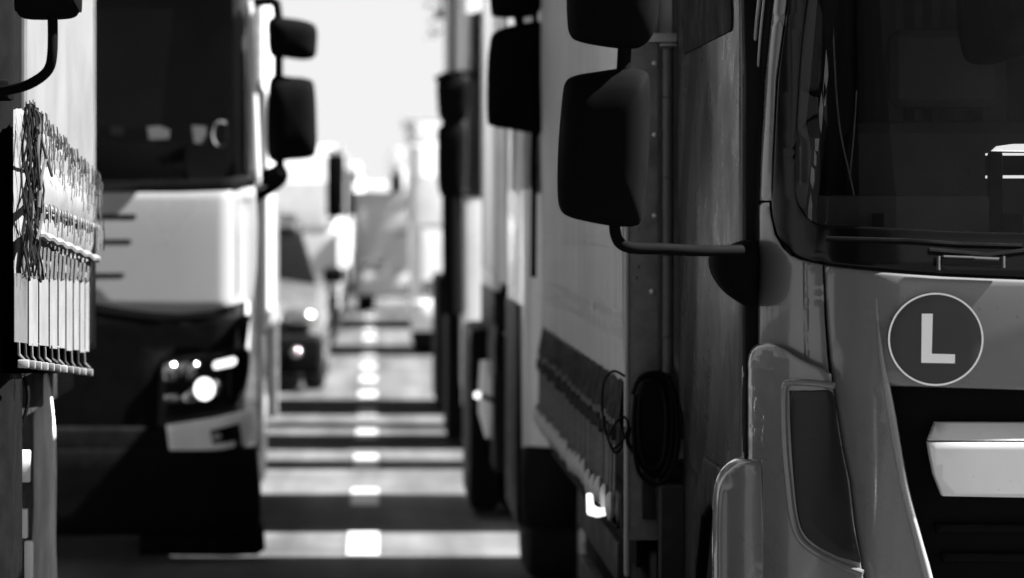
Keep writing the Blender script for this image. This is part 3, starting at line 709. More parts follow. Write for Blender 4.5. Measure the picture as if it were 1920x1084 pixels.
    # cable loops between cab and body
    for i, pts in enumerate(([(1172, 706), (1150, 696), (1133, 716), (1129, 760), (1136, 810), (1152, 848), (1166, 836), (1170, 800)],
                [(1186, 740), (1198, 712), (1222, 706), (1252, 718), (1262, 770), (1258, 850), (1240, 890), (1212, 884), (1190, 850), (1176, 826), (1182, 800)],
                [(1196, 712), (1216, 700), (1250, 706), (1268, 760), (1270, 840), (1256, 890), (1226, 908), (1196, 880), (1188, 800), (1192, 740)],
                [(1206, 718), (1228, 716), (1246, 740), (1250, 800), (1244, 860), (1226, 880), (1206, 860), (1198, 800), (1200, 744)],
                [(1140, 820), (1152, 796), (1170, 782), (1178, 800), (1166, 828), (1150, 842)])):
        Yc2 = y0-.06-.012*i; tube('cable', cat([tuple(W(x, y, Yc2)) for x, y in pts], 6), .0034 if i in (0, 4) else .0062, M_rope, t, 8)
    for s_ in (-1, 1):
        xa_, xb_ = sorted((1.92+s_*1.075, 1.92+s_*1.05)); box('pipe_shade_strip', (xa_, 10.425, .98), (xb_, 10.577, 3.15), M_dark, t, .006)  # strips added to keep sun off the drain pipe
    box('shade_strip_carrier', (.88, 9.3, 2.73), (2.96, 10.42, 3.15), M_paint, t, .15)  # added out of view to carry the shade strips
    panel('hose_bundle', onY(cat([(1200, 720), (1225, 706), (1254, 722), (1266, 780), (1262, 850), (1244, 892), (1214, 890), (1194, 850), (1188, 780)], 4, True), y0-.03), flat_y(y0-.03), M_rope, t, .02, .012, .03)
    # under-cab rear step and black mudguard seen in the gap
    box('rear_mudguard', (.84, 10.0, .40), (1.5, 10.38, .95), M_black, t, .05)
    box('cross_member', (.78, 10.43, .60), (2.9, 10.52, .86), M_chassis, t, .01)
    return t
near_truck()

# pennant with lettering-like blocks hanging inside the windshield's left edge: a scarf
def scarf():
    Y = 8.57; e = thing('fan_scarf', 'narrow dark scarf with white jagged marks hanging inside the windshield edge of the nearest cab', 'scarf', None, tuple(W(1530, 440, Y)))
    cl = [(1556, -60), (1552, 60), (1545, 120), (1540, 200), (1534, 280), (1528, 340), (1522, 400), (1518, 452)]
    xz = cat(onY(cl, Y), 6); bm = bmesh.new(); L = []
    for i, (x, z) in enumerate(xz): L.append([bm.verts.new((x+dx, Y+.004*math.sin(i*.8)+abs(dx)*.3, z)) for dx in (-.013, 0, .013)])
    for a, b in zip(L, L[1:]):
        for j in (0, 1): bm.faces.new((a[j], a[j+1], b[j+1], b[j]))
    finish(bm, 'cloth', mat('scarf_cloth', .01, .9, var=.2), e)
    bm = bmesh.new(); q = Y-.006
    for poly in ([(1549, 92), (1552, 120), (1553, 142), (1549, 170), (1546, 195), (1543, 170), (1546, 130)], [(1545, 150), (1549, 165), (1548, 198), (1545, 200), (1544, 175)],
                 [(1540, 172), (1543, 200), (1542, 225), (1540, 250), (1537, 240), (1535, 210)], [(1528, 260), (1536, 260), (1534, 284), (1528, 282)], [(1527, 280), (1531, 292), (1530, 312), (1526, 308)],
                 [(1521, 312), (1527, 318), (1527, 338), (1524, 355), (1519, 340)], [(1520, 360), (1523, 385), (1522, 425), (1514, 425), (1515, 395)], [(1514, 436), (1520, 436), (1518, 465), (1513, 468)]):
        bm.faces.new([bm.verts.new((x, q, z)) for x, z in onY(poly, q)])
    bmesh.ops.triangulate(bm, faces=bm.faces); g = bmesh.ops.solidify(bm, geom=bm.faces, thickness=.001)
    finish(bm, 'white_mark', mat('scarf_white', .75, .8, var=.1), e)
scarf()
M_glare = mat('glare_bar', .6, .5, emit=.16)  # daylight reflection in the glass, painted as glowing bars
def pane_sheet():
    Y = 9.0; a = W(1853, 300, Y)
    e = thing('reflection_bars', 'daylight reflection painted as two glowing bars behind the nearest windshield, at the right edge', 'reflection', None, (a.x+.2, Y, 1.56))
    for n, y0_, y1_, m in (('bright_bar', 287, 291, M_glare), ('bright_bar', 329, 334, M_glare), ('bar_backing', 292, 328, M_black)):
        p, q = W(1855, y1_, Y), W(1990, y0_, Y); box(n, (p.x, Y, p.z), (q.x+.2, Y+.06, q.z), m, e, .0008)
    bm = bmesh.new(); pts = [(1862, 283), (1872, 274), (1900, 270), (2000, 269), (2010, 285)]; add_panel(bm, onY(pts, Y), flat_y(Y), .03, .004, .03); bmesh.ops.recalc_face_normals(bm, faces=bm.faces); finish(bm, 'reflection_strip', M_glare, e)
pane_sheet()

# ================================================================= the left-hand foreground lorry: box side, torn bundled curtain, mirror
def left_foreground():
    G = 'trucks queueing in two rows'
    t = thing('truck', 'truck at the left edge, only its pale body side and one mirror arm showing', 'truck', G, (-2.09, 8.4, 0))
    XI = -.825
    S = Cab(8.45, XI-1.25, 1.25, .3, .2, .1, 1.6, .03)
    loft_cab('cab', S, [.4, .7, 1.0, 1.3, 1.5, 1.9, 2.3, 2.6, 2.7], 8.98, M_black, t)
    panel('windshield', rnd([(S.cx-1.15, 1.55), (S.cx+1.15, 1.55), (S.cx+1.1, 2.45), (S.cx-1.1, 2.45)], .08), S.mf(.008), M_blackg, t, .004, 0, .12)
    y0, y1 = 8.98, 11.35
    box('side_skirt', (XI-.20, y0+.05, .25), (XI-.15, y1-.3, 1.19), M_black, t, .01)
    core = box('cargo_body', (XI-2.45, y0+.05, 1.2), (XI-.02, y1-.02, 3.4), M_whitebox, t, .01)
    panel('side_wall', [(y0, 1.22), (y1, 1.22), (y1, 3.4), (y0, 3.4)], lambda a, b, d: Vector((XI-.006+d+.008*math.sin(a*5+b), a, b)), mat('white_tarp_side', .115, .5, var=.12, scale=2), t, .008, .002, .2)
    yp = XI*F/(42-VX)
    box('corner_post', (XI-.03, y0-.02, 1.22), (XI+.012, yp, 3.4), mat('grey_post_paint', .07, .5, var=.1), t, .006)
    box('rear_post', (XI-.03, y1-.03, 1.2), (XI+.004, y1+.015, 3.4), mat('rear_post_paint', .08, .5), t, .004)
    mirror_unit(t, 8.3, [[(26, -300), (60, -312), (110, -310), (146, -290), (150, -200), (152, 0), (146, 22), (132, 33), (90, 36), (45, 34), (30, 22), (25, 0), (24, -150)]],
                [([(98, 10, 0), (99, 60, 0), (98, 100, 0), (93, 126, .01), (78, 144, .03), (50, 160, .08), (20, 168, .12), (-10, 172, .16)], .0112)], depth=.12)
    box('mirror_foot', tuple(W(-30, 188, 8.52)-Vector((0, .05, 0))), tuple(W(22, 150, 8.52)+Vector((0, .08, 0))), M_mirror_shell, t, .012)
    # chassis bits under the side
    box('side_rail', (XI-.14, y0, 1.08), (XI-.06, y1, 1.19), M_chassis, t, .01)
    box('chassis', (-2.6, 8.8, .5), (-1.5, 11.3, .75), M_chassis, t)
    box('battery_box', (XI-.6, 9.0, .38), (XI-.085, 9.55, 1.0), M_black, t, .03)
    def fs(a, b, d): return Vector((a, 10.3+.35*max(0, (-.86-a))-d+.01*math.sin(b*9), b))
    panel('fender_sheet', onY(cat([(60, 790), (66, 740), (84, 700), (92, 720), (98, 760), (103, 820), (104, 900), (103, 1000), (103, 1150), (56, 1150), (60, 950)], 4), 10.3), fs, mat('grey_fender', .8, .5, var=.45, scale=3, stretch=(9, 9, .8)), t, .03, .006, .03)
    for (a, b) in (((33, 845), (56, 905)), ((30, 955), (51, 1010)), ((45, 1015), (62, 1100))):
        p, q = W(a[0], b[1], 9.6), W(b[0], a[1], 9.6)
        box('reflector', (p.x, 9.6, p.z), (q.x, 9.63, q.z), M_yell, t, .004)
    for (x, y) in ((11, 655), (11, 690), (12, 770), (12, 826)):
        c = W(x, y, 9.0); bm = bmesh.new(); bmesh.ops.create_uvsphere(bm, u_segments=10, v_segments=6, radius=.006, matrix=Matrix.Translation(c)); finish(bm, 'bolt', M_chrome, t)
    tube('cable', cat([tuple(W(x, y, 9.3)) for x, y in ((2, 672), (22, 682), (44, 705), (53, 740), (46, 780), (28, 802), (6, 808))], 6), .0045, M_rope, t, 8)
    tube('cable', cat([tuple(W(x, y, 9.2)) for x, y in ((4, 640), (3, 690), (12, 730), (10, 790), (14, 830), (10, 880))], 6), .004, M_steel, t, 8)

left_foreground()

def torn_curtain():
    """a pale tarpaulin curtain, pushed open into a bundle: fringe rows, hanging strips, pleated panels, buckles"""
    e = thing('bunched_curtain', 'ragged pale truck curtain bunched in pleats with dark fringe, at the left edge', 'curtain', None, tuple(W(85, 690, 9.9)))
    XI = -.80
    def at(px, py, lift=0.0):          # a point on the bundle: the side plane seen from the camera, bulging outwards
        Y = -XI*F/(VX-px); return W(px, py, Y)+Vector((lift, -lift*.4, 0))
    rg = random.Random(3)
    def topy(x): return 195+(x-30)*(338-195)/(168-30)*1.0+5*math.sin(x*.3) if x > 30 else 195+(30-x)*.6
    M_cl = mat('pale_tarp_cloth', .115, .85, var=.15, scale=24, bump=.001, bscale=30, spec=.1)
    M_dk = mat('dark_fringe', .022, .9, var=.5, scale=30)
    M_md = mat('grey_fringe', .075, .85, var=.5, scale=30)
    # base cloth: narrow upright folds, pushed into three rolls
    bm = bmesh.new(); NX, NY = 300, 90; g = []
    for i in range(NX+1):
        x = 25+(164-25)*i/NX; row = []
        yt = topy(x)+8; yb = 515+6*math.sin(x*.05)
        for j in range(NY+1):
            v = j/NY; y = yt+(yb-yt)*v; en = min(1, i/20, (NX-i)/14)
            ph = x*.95+1.3*math.sin(v*7+x*.04)+.8*math.sin(x*.21)
            lift = en*(.005*abs(math.sin(ph))+.009*abs(math.sin(v*9.6+x*.012))+.002*math.sin(x*.31+v*4)+.012*math.sin(math.pi*v))
            row.append(bm.verts.new(at(x, y, lift)))
        g.append(row)
    for i in range(NX):
        for j in range(NY): bm.faces.new((g[i][j], g[i+1][j], g[i+1][j+1], g[i][j+1]))
    finish(bm, 'bundled_cloth', M_cl, e, ang=80)
    def tassels(name, m, pitch, ytop, length, wd, lift):
        bm = bmesh.new(); x = 20; k = 0
        while x < 167:
            y = ytop(x)+rg.uniform(-3, 3); L = length*rg.uniform(.7, 1.15); dx = rg.uniform(-.6, 1.2); l = lift+rg.uniform(0, .008)
            add_tube(bm, [at(x, y, l), at(x+dx*.4, y+L*.5, l+.002), at(x+dx, y+L, l)], wd*.0013, 5); x += pitch*rg.uniform(.8, 1.2); k += 1
        finish(bm, name, m, e)['kind'] = 'stuff'
    tassels('fringe', M_dk, 2.6, lambda x: topy(x)-6, 30, 1.2, .030)
    tassels('fringe', M_dk, 3.4, lambda x: topy(x)+14, 26, 1.1, .036)
    tassels('fringe', M_md, 3.1, lambda x: topy(x)+30, 34, 1.2, .034)
    tassels('fringe', M_md, 4.6, lambda x: topy(x)+62, 30, 1.0, .036)
    tassels('fringe', M_cl, 3.6, lambda x: 370+(x-20)*.38, 46, 1.4, .040)
    M_ef = mat('shaded_fold_tarp', .010, .9, var=.5, scale=30, spec=.03)
    for k in range(22):                       # folds gathered at the near edge, shade painted in as dark colour
        xa = 9+k*1.45; y = 200+rg.uniform(-6, 10)+max(0, xa-30); L_ = 300+rg.uniform(-30, 20)
        tube('gathered_fold', [tuple(at(xa+1.0*math.sin(q*.8+k*1.7), y+L_*q/11, .045+.008*math.sin(q*1.1+k))) for q in range(12)], .0024, M_ef, e, 6)
    # thick rolled seam across, descending to the right
    tube('rolled_seam', [tuple(at(x, 428+(x-20)*.42+2*math.sin(x*.35), .035)) for x in range(24, 164, 4)], .010, M_cl, e, 8)
    tube('rolled_seam', [tuple(at(x, 375+(x-20)*.36+2*math.sin(x*.5+1), .03)) for x in range(24, 168, 4)], .007, M_cl, e, 8)
    for pts in ([(22, 240), (34, 280), (50, 330), (40, 300), (30, 330), (24, 390)], [(18, 205), (26, 230), (22, 300), (30, 400), (20, 450)]):
        tube('cord', cat([tuple(at(x, y, .06)) for x, y in pts], 6), .0035, M_dk, e, 6)
    # hanging strips between seam and pleats (light with dark gaps)
    for k in range(17):
        x = 24+k*7.7; yt = 432+(x-20)*.42; bm = bmesh.new()
        a, b, c, d = at(x-2.6, yt, .03), at(x+2.2, yt, .03), at(x+2.6, 520+(x-20)*.05, .025), at(x-2.4, 520+(x-20)*.05, .025)
        bm.faces.new([bm.verts.new(q) for q in (a, b, c, d)]); bmesh.ops.solidify(bm, geom=bm.faces, thickness=.003); finish(bm, 'hanging_strip', M_cl, e)
    bm = bmesh.new(); bm.faces.new([bm.verts.new(q) for q in (at(14, 420, -.01), at(160, 470, -.01), at(156, 700, -.01), at(12, 700, -.01))]); bmesh.ops.solidify(bm, geom=bm.faces, thickness=.004); finish(bm, 'dark_lining', M_dk, e)
    # pleated panels
    xs = [12, 40, 60, 80, 97, 112, 126, 138, 148, 156]
    for k, (a, b) in enumerate(zip(xs, xs[1:])):
        bm = bmesh.new(); N = 6; P = []
        for i in range(N+1):
            u = i/N; x = a+(b-a-2.6)*u; l = .018+.006*math.sin(math.pi*u)
            P.append([bm.verts.new(at(x, yy+(x-12)*sl, l)) for yy, sl in ((512+k%3, .10), (560, .11), (600, .10), (641+3*(k%2), .13))])
        for p, q in zip(P, P[1:]):
            for j in range(3): bm.faces.new((p[j], q[j], q[j+1], p[j+1]))
        finish(bm, 'pleat', mat('pleat_tarp', .105, .6, var=.12, scale=10) if k else mat('pleat_grey_tarp', .05, .6, var=.15), e)
    for k in range(11):
        x = 18+k*12.6; y = 645+(x-12)*.13
        tube('buckle_strap', [tuple(at(x, y-6, .02)), tuple(at(x+1, y+18, .02)), tuple(at(x+4, y+30+4*math.sin(k), .03))], .0035, M_dk if k % 2 else M_cl, e, 6)
        c = at(x+1, y+36, .03); box('buckle', (c.x-.012, c.y-.01, c.z-.009), (c.x+.013, c.y+.01, c.z+.009), M_cl if k % 3 else M_steel, e, .003)
torn_curtain()

# ================================================================= second on the left: the pale truck with the dark windshield
def px_panel(name, px, S, m, par, off=0.0, r=.008, step=.05, thick=.015, mirror=False):
    xz = onS(px, S); o = panel(name, xz, S.mf(off), m, par, thick, r, step)
    if mirror: panel(name, [(2*S.cx-x, z) for x, z in xz], S.mf(off), m, par, thick, r, step)
    return o
def pale_truck():
    S = Cab(17.6, -.60-1.24, 1.24, .07, .07, .16, 1.7, .02)
    t = truck('pale truck with lit headlight and wide dark windshield, second from the left edge', S, 19.9, 3.5, M_dark, (1.70, 2.95), bumper=M_black, grille=False,
              lamps=False, glass=M_glass2, wheels=((-.63, 18.4, 1), (-3.05, 18.9, -1), (-.63, 22.4, 1), (-3.05, 22.4, -1)),
              mir=[(17.75, [[(510, 143), (545, 144), (578, 148), (590, 165), (594, 250), (592, 285), (580, 296), (540, 300), (506, 300), (500, 250), (502, 180)],
                            [(506, 34), (545, 34), (582, 42), (594, 55), (594, 85), (590, 106), (570, 112), (535, 108), (508, 104), (502, 70)]],
                     [([(478, 5, .1), (512, 3, 0), (520, 20, 0), (522, 70, 0), (522, 150, 0), (524, 300, 0), (532, 330, 0), (515, 350, .05), (478, 372, .12)], .022), ([(480, 336, .1), (510, 330, .03), (530, 318, 0)], .04)])])
    M_front = mat('pale_cab_paint', .31, .3, var=.04, coat=.6, scale=2)
    S2 = S
    xz = onS([(478, 350), (430, 357), (330, 360), (161, 360), (-60, 360)], S)
    lo = onS([(-60, 560), (60, 556), (161, 565), (230, 578), (290, 586), (340, 588), (400, 582), (474, 562), (480, 500), (482, 420)], S)
    fp = panel('front_panel', xz+lo, S.mf(.015), M_front, t, .03, .003, .06)
    panel('front_panel', [(2*S.cx-x, z) for x, z in xz[:-1]+[(S.cx+.02, xz[-2][1])]+[(S.cx+.02, lo[1][1])]+lo[1:]], S.mf(.015), M_front, t, .03, .012, .08)
    px_panel('added_ledge_cover', [(-40, 338), (200, 340), (330, 338), (430, 334), (474, 328), (477, 349), (430, 356), (330, 359), (161, 359), (-40, 359)], S, M_black, t, off=.016, r=.002, thick=.02)  # black strip added to cover the sunlit ledge
    for a in ([(178, 402), (256, 402), (254, 411), (180, 411)], [(190, 449), (246, 449), (246, 457), (192, 457)], [(150, 512), (234, 512), (232, 520), (150, 521)]):
        px_panel('vent_slot', a, S, M_blackg, fp, off=.0158, r=0, thick=.005)
    px_panel('grille', [(-50, 575), (161, 582), (300, 600), (470, 590), (462, 650), (300, 672), (290, 900), (-50, 900)], S, M_black, t, off=.01, step=.08)
    h = px_panel('headlight', cat([(300, 680), (350, 668), (410, 660), (462, 652), (468, 690), (455, 745), (430, 764), (380, 775), (312, 782), (304, 740)], 3), S, M_blackg, t, off=.02, thick=.05)
    rg = random.Random(5)
    for a in ([(306, 684), (328, 680), (330, 712), (308, 716)], [(334, 682), (352, 679), (350, 700), (336, 708)], [(356, 684), (372, 680), (368, 705), (352, 714)], [(308, 742), (334, 738), (338, 752), (310, 756)], [(340, 745), (366, 722), (372, 752), (350, 756)], [(404, 712), (418, 716), (410, 740), (400, 744)]):
        px_panel('lamp_reflector', a, S, M_lensc, h, off=.028, r=.002, thick=.01)
    px_panel('beam_lamp', [(384+19*math.cos(k*.349), 729+21*math.sin(k*.349)) for k in range(18)], S, M_lamp, h, off=.035, r=.004, thick=.02)
    px_panel('daylight_strip', [(400, 681), (405, 677), (438, 669), (444, 673), (443, 681), (438, 685), (405, 692), (400, 689)], S, M_drl, h, off=.03, r=.003, thick=.02)
    b = px_panel('bumper_insert', [(312, 796), (400, 783), (478, 764), (480, 800), (474, 822), (458, 832), (380, 850), (320, 860)], S, mat('bumper_grey', .8, .4, var=.08), t, off=.045, r=.008)
    px_panel('fog_lamp', [(394, 806), (450, 792), (452, 812), (440, 826), (400, 832)], S, M_black, b, off=.052, r=.004)
    px_panel('fog_lamp', [(408+9*math.cos(k*.628), 818+8*math.sin(k*.628)) for k in range(10)], S, M_steel, b, off=.057, r=.003)
    bm = bmesh.new(); add_panel(bm, onS([(-40, 840), (300, 840), (482, 838), (492, 960), (488, 1000), (-40, 1003)], S), S.mf(.05), .1, .02, .1); bmesh.ops.recalc_face_normals(bm, faces=bm.faces); finish(bm, 'lower_bumper', M_black, t)
    px_panel('air_dam', [(262, 985), (494, 980), (497, 1030), (482, 1041), (262, 1041)], S, M_black, t, off=.02, r=.01, thick=.08)
    # bright corner deflector with mirror-like paint
    bm = bmesh.new(); add_panel(bm, onS([(466, 0), (474, 0), (484, 200), (490, 345), (478, 350), (474, 200)], S), S.mf(.015), .02, .006, .05); bmesh.ops.recalc_face_normals(bm, faces=bm.faces); finish(bm, 'pillar_strip', M_white, t)
    for zz, a, b_ in ((0, 18.0, 18.7),):
        panel('corner_deflector', [(17.95, .95), (18.6, .9), (18.6, 1.72), (17.95, 1.72)], flat_x(-.595, 1), M_white, t, .03, .01, .2)
    # inside: pale blind, cards on the dash
    panel('blind', onY([(150, 18), (326, 16), (312, 130), (300, 240), (150, 236)], 18.2), flat_y(18.2), mat('blind_fabric', .10, .8), t, .01, 0, .2)
    for a in ([(160, 234), (180, 236), (180, 258), (160, 256)], [(206, 237), (232, 237), (230, 254), (208, 252)], [(276, 238), (300, 236), (318, 244), (316, 260), (280, 262)], [(360, 235), (386, 237), (386, 270), (364, 268)]):
        panel('dash_card', onY(a, 17.95), flat_y(17.95), M_card, t, .01, 0, .2)
    bm = bmesh.new(); c = W(415, 252, 17.95); add_tube(bm, [(c.x+.042*math.cos(k*.35), 17.95, c.z+.058*math.sin(k*.35)) for k in range(19)], .007, 6); finish(bm, 'ring_emblem', M_card, t)
    cargo_box(t, -3.08, -.60, 20.3, 23.5, 1.0, 3.9, M_whitebox, -.6)
    box('mudguard', (-.95, 17.95, .55), (-.60, 19.0, .98), M_black, t, .04)
    for y in (20.1, 23.52): box('frame_post', (-.66, y, .35), (-.585, y+.12, 3.0), M_steel, t, .01)
    return t
pale_truck()

# ================================================================= right row, second and third trucks
def second_right():
    XI = .62; S = Cab(15.95, XI+1.24, 1.24, .3, .26, .12, 1.7, .04)
    t = truck('truck hidden behind the nearest body, only its long mirror and pale side showing', S, 17.63, 2.6, M_white, (1.7, 2.35), mir=[
        (15.62, [[(925, 62), (950, 50), (985, 43), (1012, 41), (1022, 60), (1021, 150), (1020, 238), (1004, 250), (960, 243), (925, 236), (914, 222), (914, 130), (918, 85)],
                 [(922, -40), (960, -60), (1010, -56), (1018, -20), (1014, 15), (1000, 30), (960, 33), (930, 31), (921, 20)]],
         [([(1003, -40, .05), (1003, 60, .06), (1002, 240, .05), (1001, 400, .05), (1000, 520, .05)], .012), ([(972, 28, 0), (975, 50, 0)], .02), ([(1001, 248, .05), (1040, 246, .10)], .016)])],
        wheels=((XI+.03, 16.9, -1), (3.08, 16.9, 1), (XI+.05, 20.6, -1), (3.06, 20.6, 1)))
    b = cargo_box(t, XI, 3.1, 19.13, 21.53, 1.25, 3.7, mat('pale_box_side', .42, .5, var=.12, scale=2.5, stretch=(1, 1, .3)), XI)
    box('side_locker', (XI-.02, 19.27, 1.00), (1.6, 21.45, 1.24), M_black, t, .04)
    box('side_skirt', (XI-.012, 19.25, .30), (XI+.05, 21.5, .99), M_black, t, .01)
    box('mudguard', (.50, 20.1, .04), (.66, 21.5, 1.0), M_black, t, .05)
    box('cab_skirt', (XI-.015, 16.25, .28), (XI+.05, 17.6, 1.22), M_black, t, .02)
    bm = bmesh.new(); rg = random.Random(9)
    for k in range(90):
        y = 19.2+2.3*k/89; z = 1.04; add_tube(bm, [(XI-.01, y, z), (XI-.02, y+rg.uniform(-.02, .02), z-.12), (XI-.015, y, z-.24+rg.uniform(-.03, .03))], .006, 5)
    finish(bm, 'curtain_fringe', M_md_(), t)['kind'] = 'stuff'
    box('rear_board', (XI-.015, 21.55, .72), (XI+.05, 21.72, 1.0), M_white, t, .01)
    p, q = W(897, 820, 19.4), W(924, 676, 19.4)
    panel('side_plate', [(p.x, p.z+.12), (p.x+.035, p.z), (q.x, p.z-.01), (q.x, q.z), (p.x+.01, q.z), (p.x, p.z+.25)], flat_y(19.4), M_bar, t, .02, .006, .1)
    tube('strap', [tuple(W(893, 740, 19.3)), tuple(W(905, 742, 19.3)), tuple(W(926, 752, 19.3))], .012, M_rope, t)
    bm = bmesh.new(); c = W(895, 741, 19.25); bmesh.ops.create_uvsphere(bm, u_segments=12, v_segments=8, radius=.018, matrix=Matrix.Translation(c)); finish(bm, 'glowing_disc', M_drl, t)  # disc made to glow with its own emission
    return t
def M_md_(): return mat('grey_fringe', .075, .85)
second_right()
def third_right():
    XI = .60; S = Cab(25.9, XI+1.24, 1.24, .05, .05, .10, 1.7, 0, .09)
    t = truck('truck with bright white front and dark side, third in the right row', S, 27.43, 3.6, M_white, (1.75, 2.95), bumper=M_white, mir=[
        (25.85, [[(822, 148), (850, 146), (876, 150), (880, 165), (876, 215), (868, 226), (828, 226), (820, 190)],
                [(824, 236), (868, 232), (872, 300), (866, 362), (845, 370), (826, 366), (820, 330), (820, 270)]],
         [([(816, 150, 0), (840, 138, 0), (880, 138, 0), (896, 145, 0), (897, 120, 0)], .018), ([(830, 366, 0), (870, 365, 0), (903, 366, .0)], .016), ([(848, 140, .04), (848, 370, .04), (850, 590, .04)], .07)])],
        wheels=((XI+.03, 27.3, -1), (XI+.03, 31.8, -1), (3.06, 31.8, 1)))
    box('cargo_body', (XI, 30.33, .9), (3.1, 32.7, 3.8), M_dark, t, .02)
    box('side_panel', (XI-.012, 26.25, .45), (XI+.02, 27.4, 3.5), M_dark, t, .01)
    box('side_skirt', (.50, 26.3, .05), (.62, 27.4, 1.1), M_black, t, .04)
    box('side_skirt', (.50, 30.4, .05), (.62, 32.6, 1.1), M_black, t, .04)
    box('tool_box', (XI+.02, 28.43, .35), (1.3, 29.1, 1.1), M_black, t, .04)
    box('bar_split_block', (XI+.1, 28.43, 1.1), (XI+1.6, 29.05, 3.4), M_dark, t, .06)  # hidden block added to split the sun bar on the road
    return t
third_right()

# ================================================================= farther vehicles
def simple_truck(label, XI, side, yf, ln, ztop, paint, body, ztopb=None, ws=(1.5, 2.2), mirror=True, lamps=True, bump=M_black, group='trucks queueing in two rows', kind='truck', cat_='truck'):
    S = Cab(yf, XI+side*1.2, 1.2, .10, .08, .14, 1.5, 0, .04 if side > 0 else 0)
    x_, m_ = XI, None
    t = truck(label, S, yf+1.9, ztop, paint, ws, glass=M_farg, grille=(yf < 60 or 70 < yf < 78) and side < 0, bumper=bump, lamps=lamps, group=group, category=cat_,
              wheels=((XI+side*.03, yf+.9, -side), (XI+side*.03, yf+ln-1.0, -side), (XI+side*2.37, yf+.9, side)))
    if mirror:
        c = Vector((XI+side*.03, yf-.12, ws[0]+.50)); bm = bmesh.new(); add_box(bm, (c.x-.11, c.y-.06, c.z-.40), (c.x+.11, c.y+.06, c.z+.36), .05, 3); finish(bm, 'mirror_housing', M_mirror_shell, t)
        bm = bmesh.new(); add_tube(bm, [(c.x, c.y, c.z-.25), (c.x, c.y, c.z-.42), (XI+side*.12, c.y+.05, c.z-.48)], .02, 8); finish(bm, 'mirror_arm', M_mirror_shell, t); bm = bmesh.new(); add_tube(bm, [(c.x, c.y, c.z+.28), (c.x, c.y, c.z+.38), (XI+side*.12, c.y+.05, c.z+.40)], .02, 8); finish(bm, 'mirror_arm', M_mirror_shell, t)
    if ztopb:
        x0, x1 = sorted((XI, XI+side*2.45)); cargo_box(t, x0, x1, yf+2.1, yf+ln, .95, ztopb, body, XI)
    return t
M_wfar = mat('far_hazed_white_paint', .8, .35, var=.05)  # far truck paints paled: distance fade put into the colour
M_farg = mat('far_glass_painted_sky', .42, .25, var=.1, coat=1)  # sky reflection put into the pale glass colour
M_gfar = mat('far_hazed_grey_paint', .5, .4, var=.1)
M_pale = mat('far_hazed_paint', .62, .35, var=.06)
for (lb, X_, sd, y_, ln, zt_, pt, bd, zb_, w_, mr) in (
    ('white truck in the left row behind the dark bumpered car', -.42, -1, 46, 5.5, 2.30, M_wfar, M_whitebox, 2.45, (1.45, 1.95), True),
    ('bright white truck in the right row beyond the dark mirror column', .42, 1, 43, 3.6, 2.35, M_wfar, M_wfar, 2.4, (1.5, 2.0), False),
    ('pale truck right behind the first white truck of the left row', -.44, -1, 55, 6, 2.2, M_pale, M_whitebox, 2.3, (1.45, 1.9), False),
    ('white truck behind the bright white one of the right row', .62, 1, 53, 5, 2.6, M_wfar, M_gfar, 2.9, (1.5, 2.1), True),
    ('grey truck with a pale body deep in the left row', -.40, -1, 65, 7, 2.3, M_gfar, M_whitebox, 2.6, (1.45, 1.95), True),
    ('low grey truck edging across the lane where the road ends', -.30, 1, 62, 4, 1.95, mat('end_truck_paint', .42, .4), M_gfar, None, (1.3, 1.75), False),
    ('small pale truck near the end of the left row', -.34, -1, 76, 8, 2.2, M_pale, M_gfar, 2.5, (1.4, 1.9), False),
    ('white truck near the end of the right row', .42, 1, 74, 8, 2.5, M_wfar, M_gfar, 2.9, (1.5, 2.1), True),
    ('last white truck of the left row', -.25, -1, 90, 9, 2.4, M_wfar, M_gfar, 2.8, (1.5, 2.1), False),
    ('last pale truck of the right row', .40, 1, 88, 9, 2.6, M_pale, M_gfar, 3.0, (1.5, 2.2), False),
    ('pale grey truck standing across the far end of the lane', -1.1, 1, 108, 9, 2.2, M_pale, M_gfar, 2.5, (1.5, 1.9), False)):
    simple_truck(lb, X_, sd, y_, ln, zt_, pt, bd, zb_, w_, mr, bump=M_gfar if y_ > 60 else (M_wfar if y_ == 43 else M_dark))

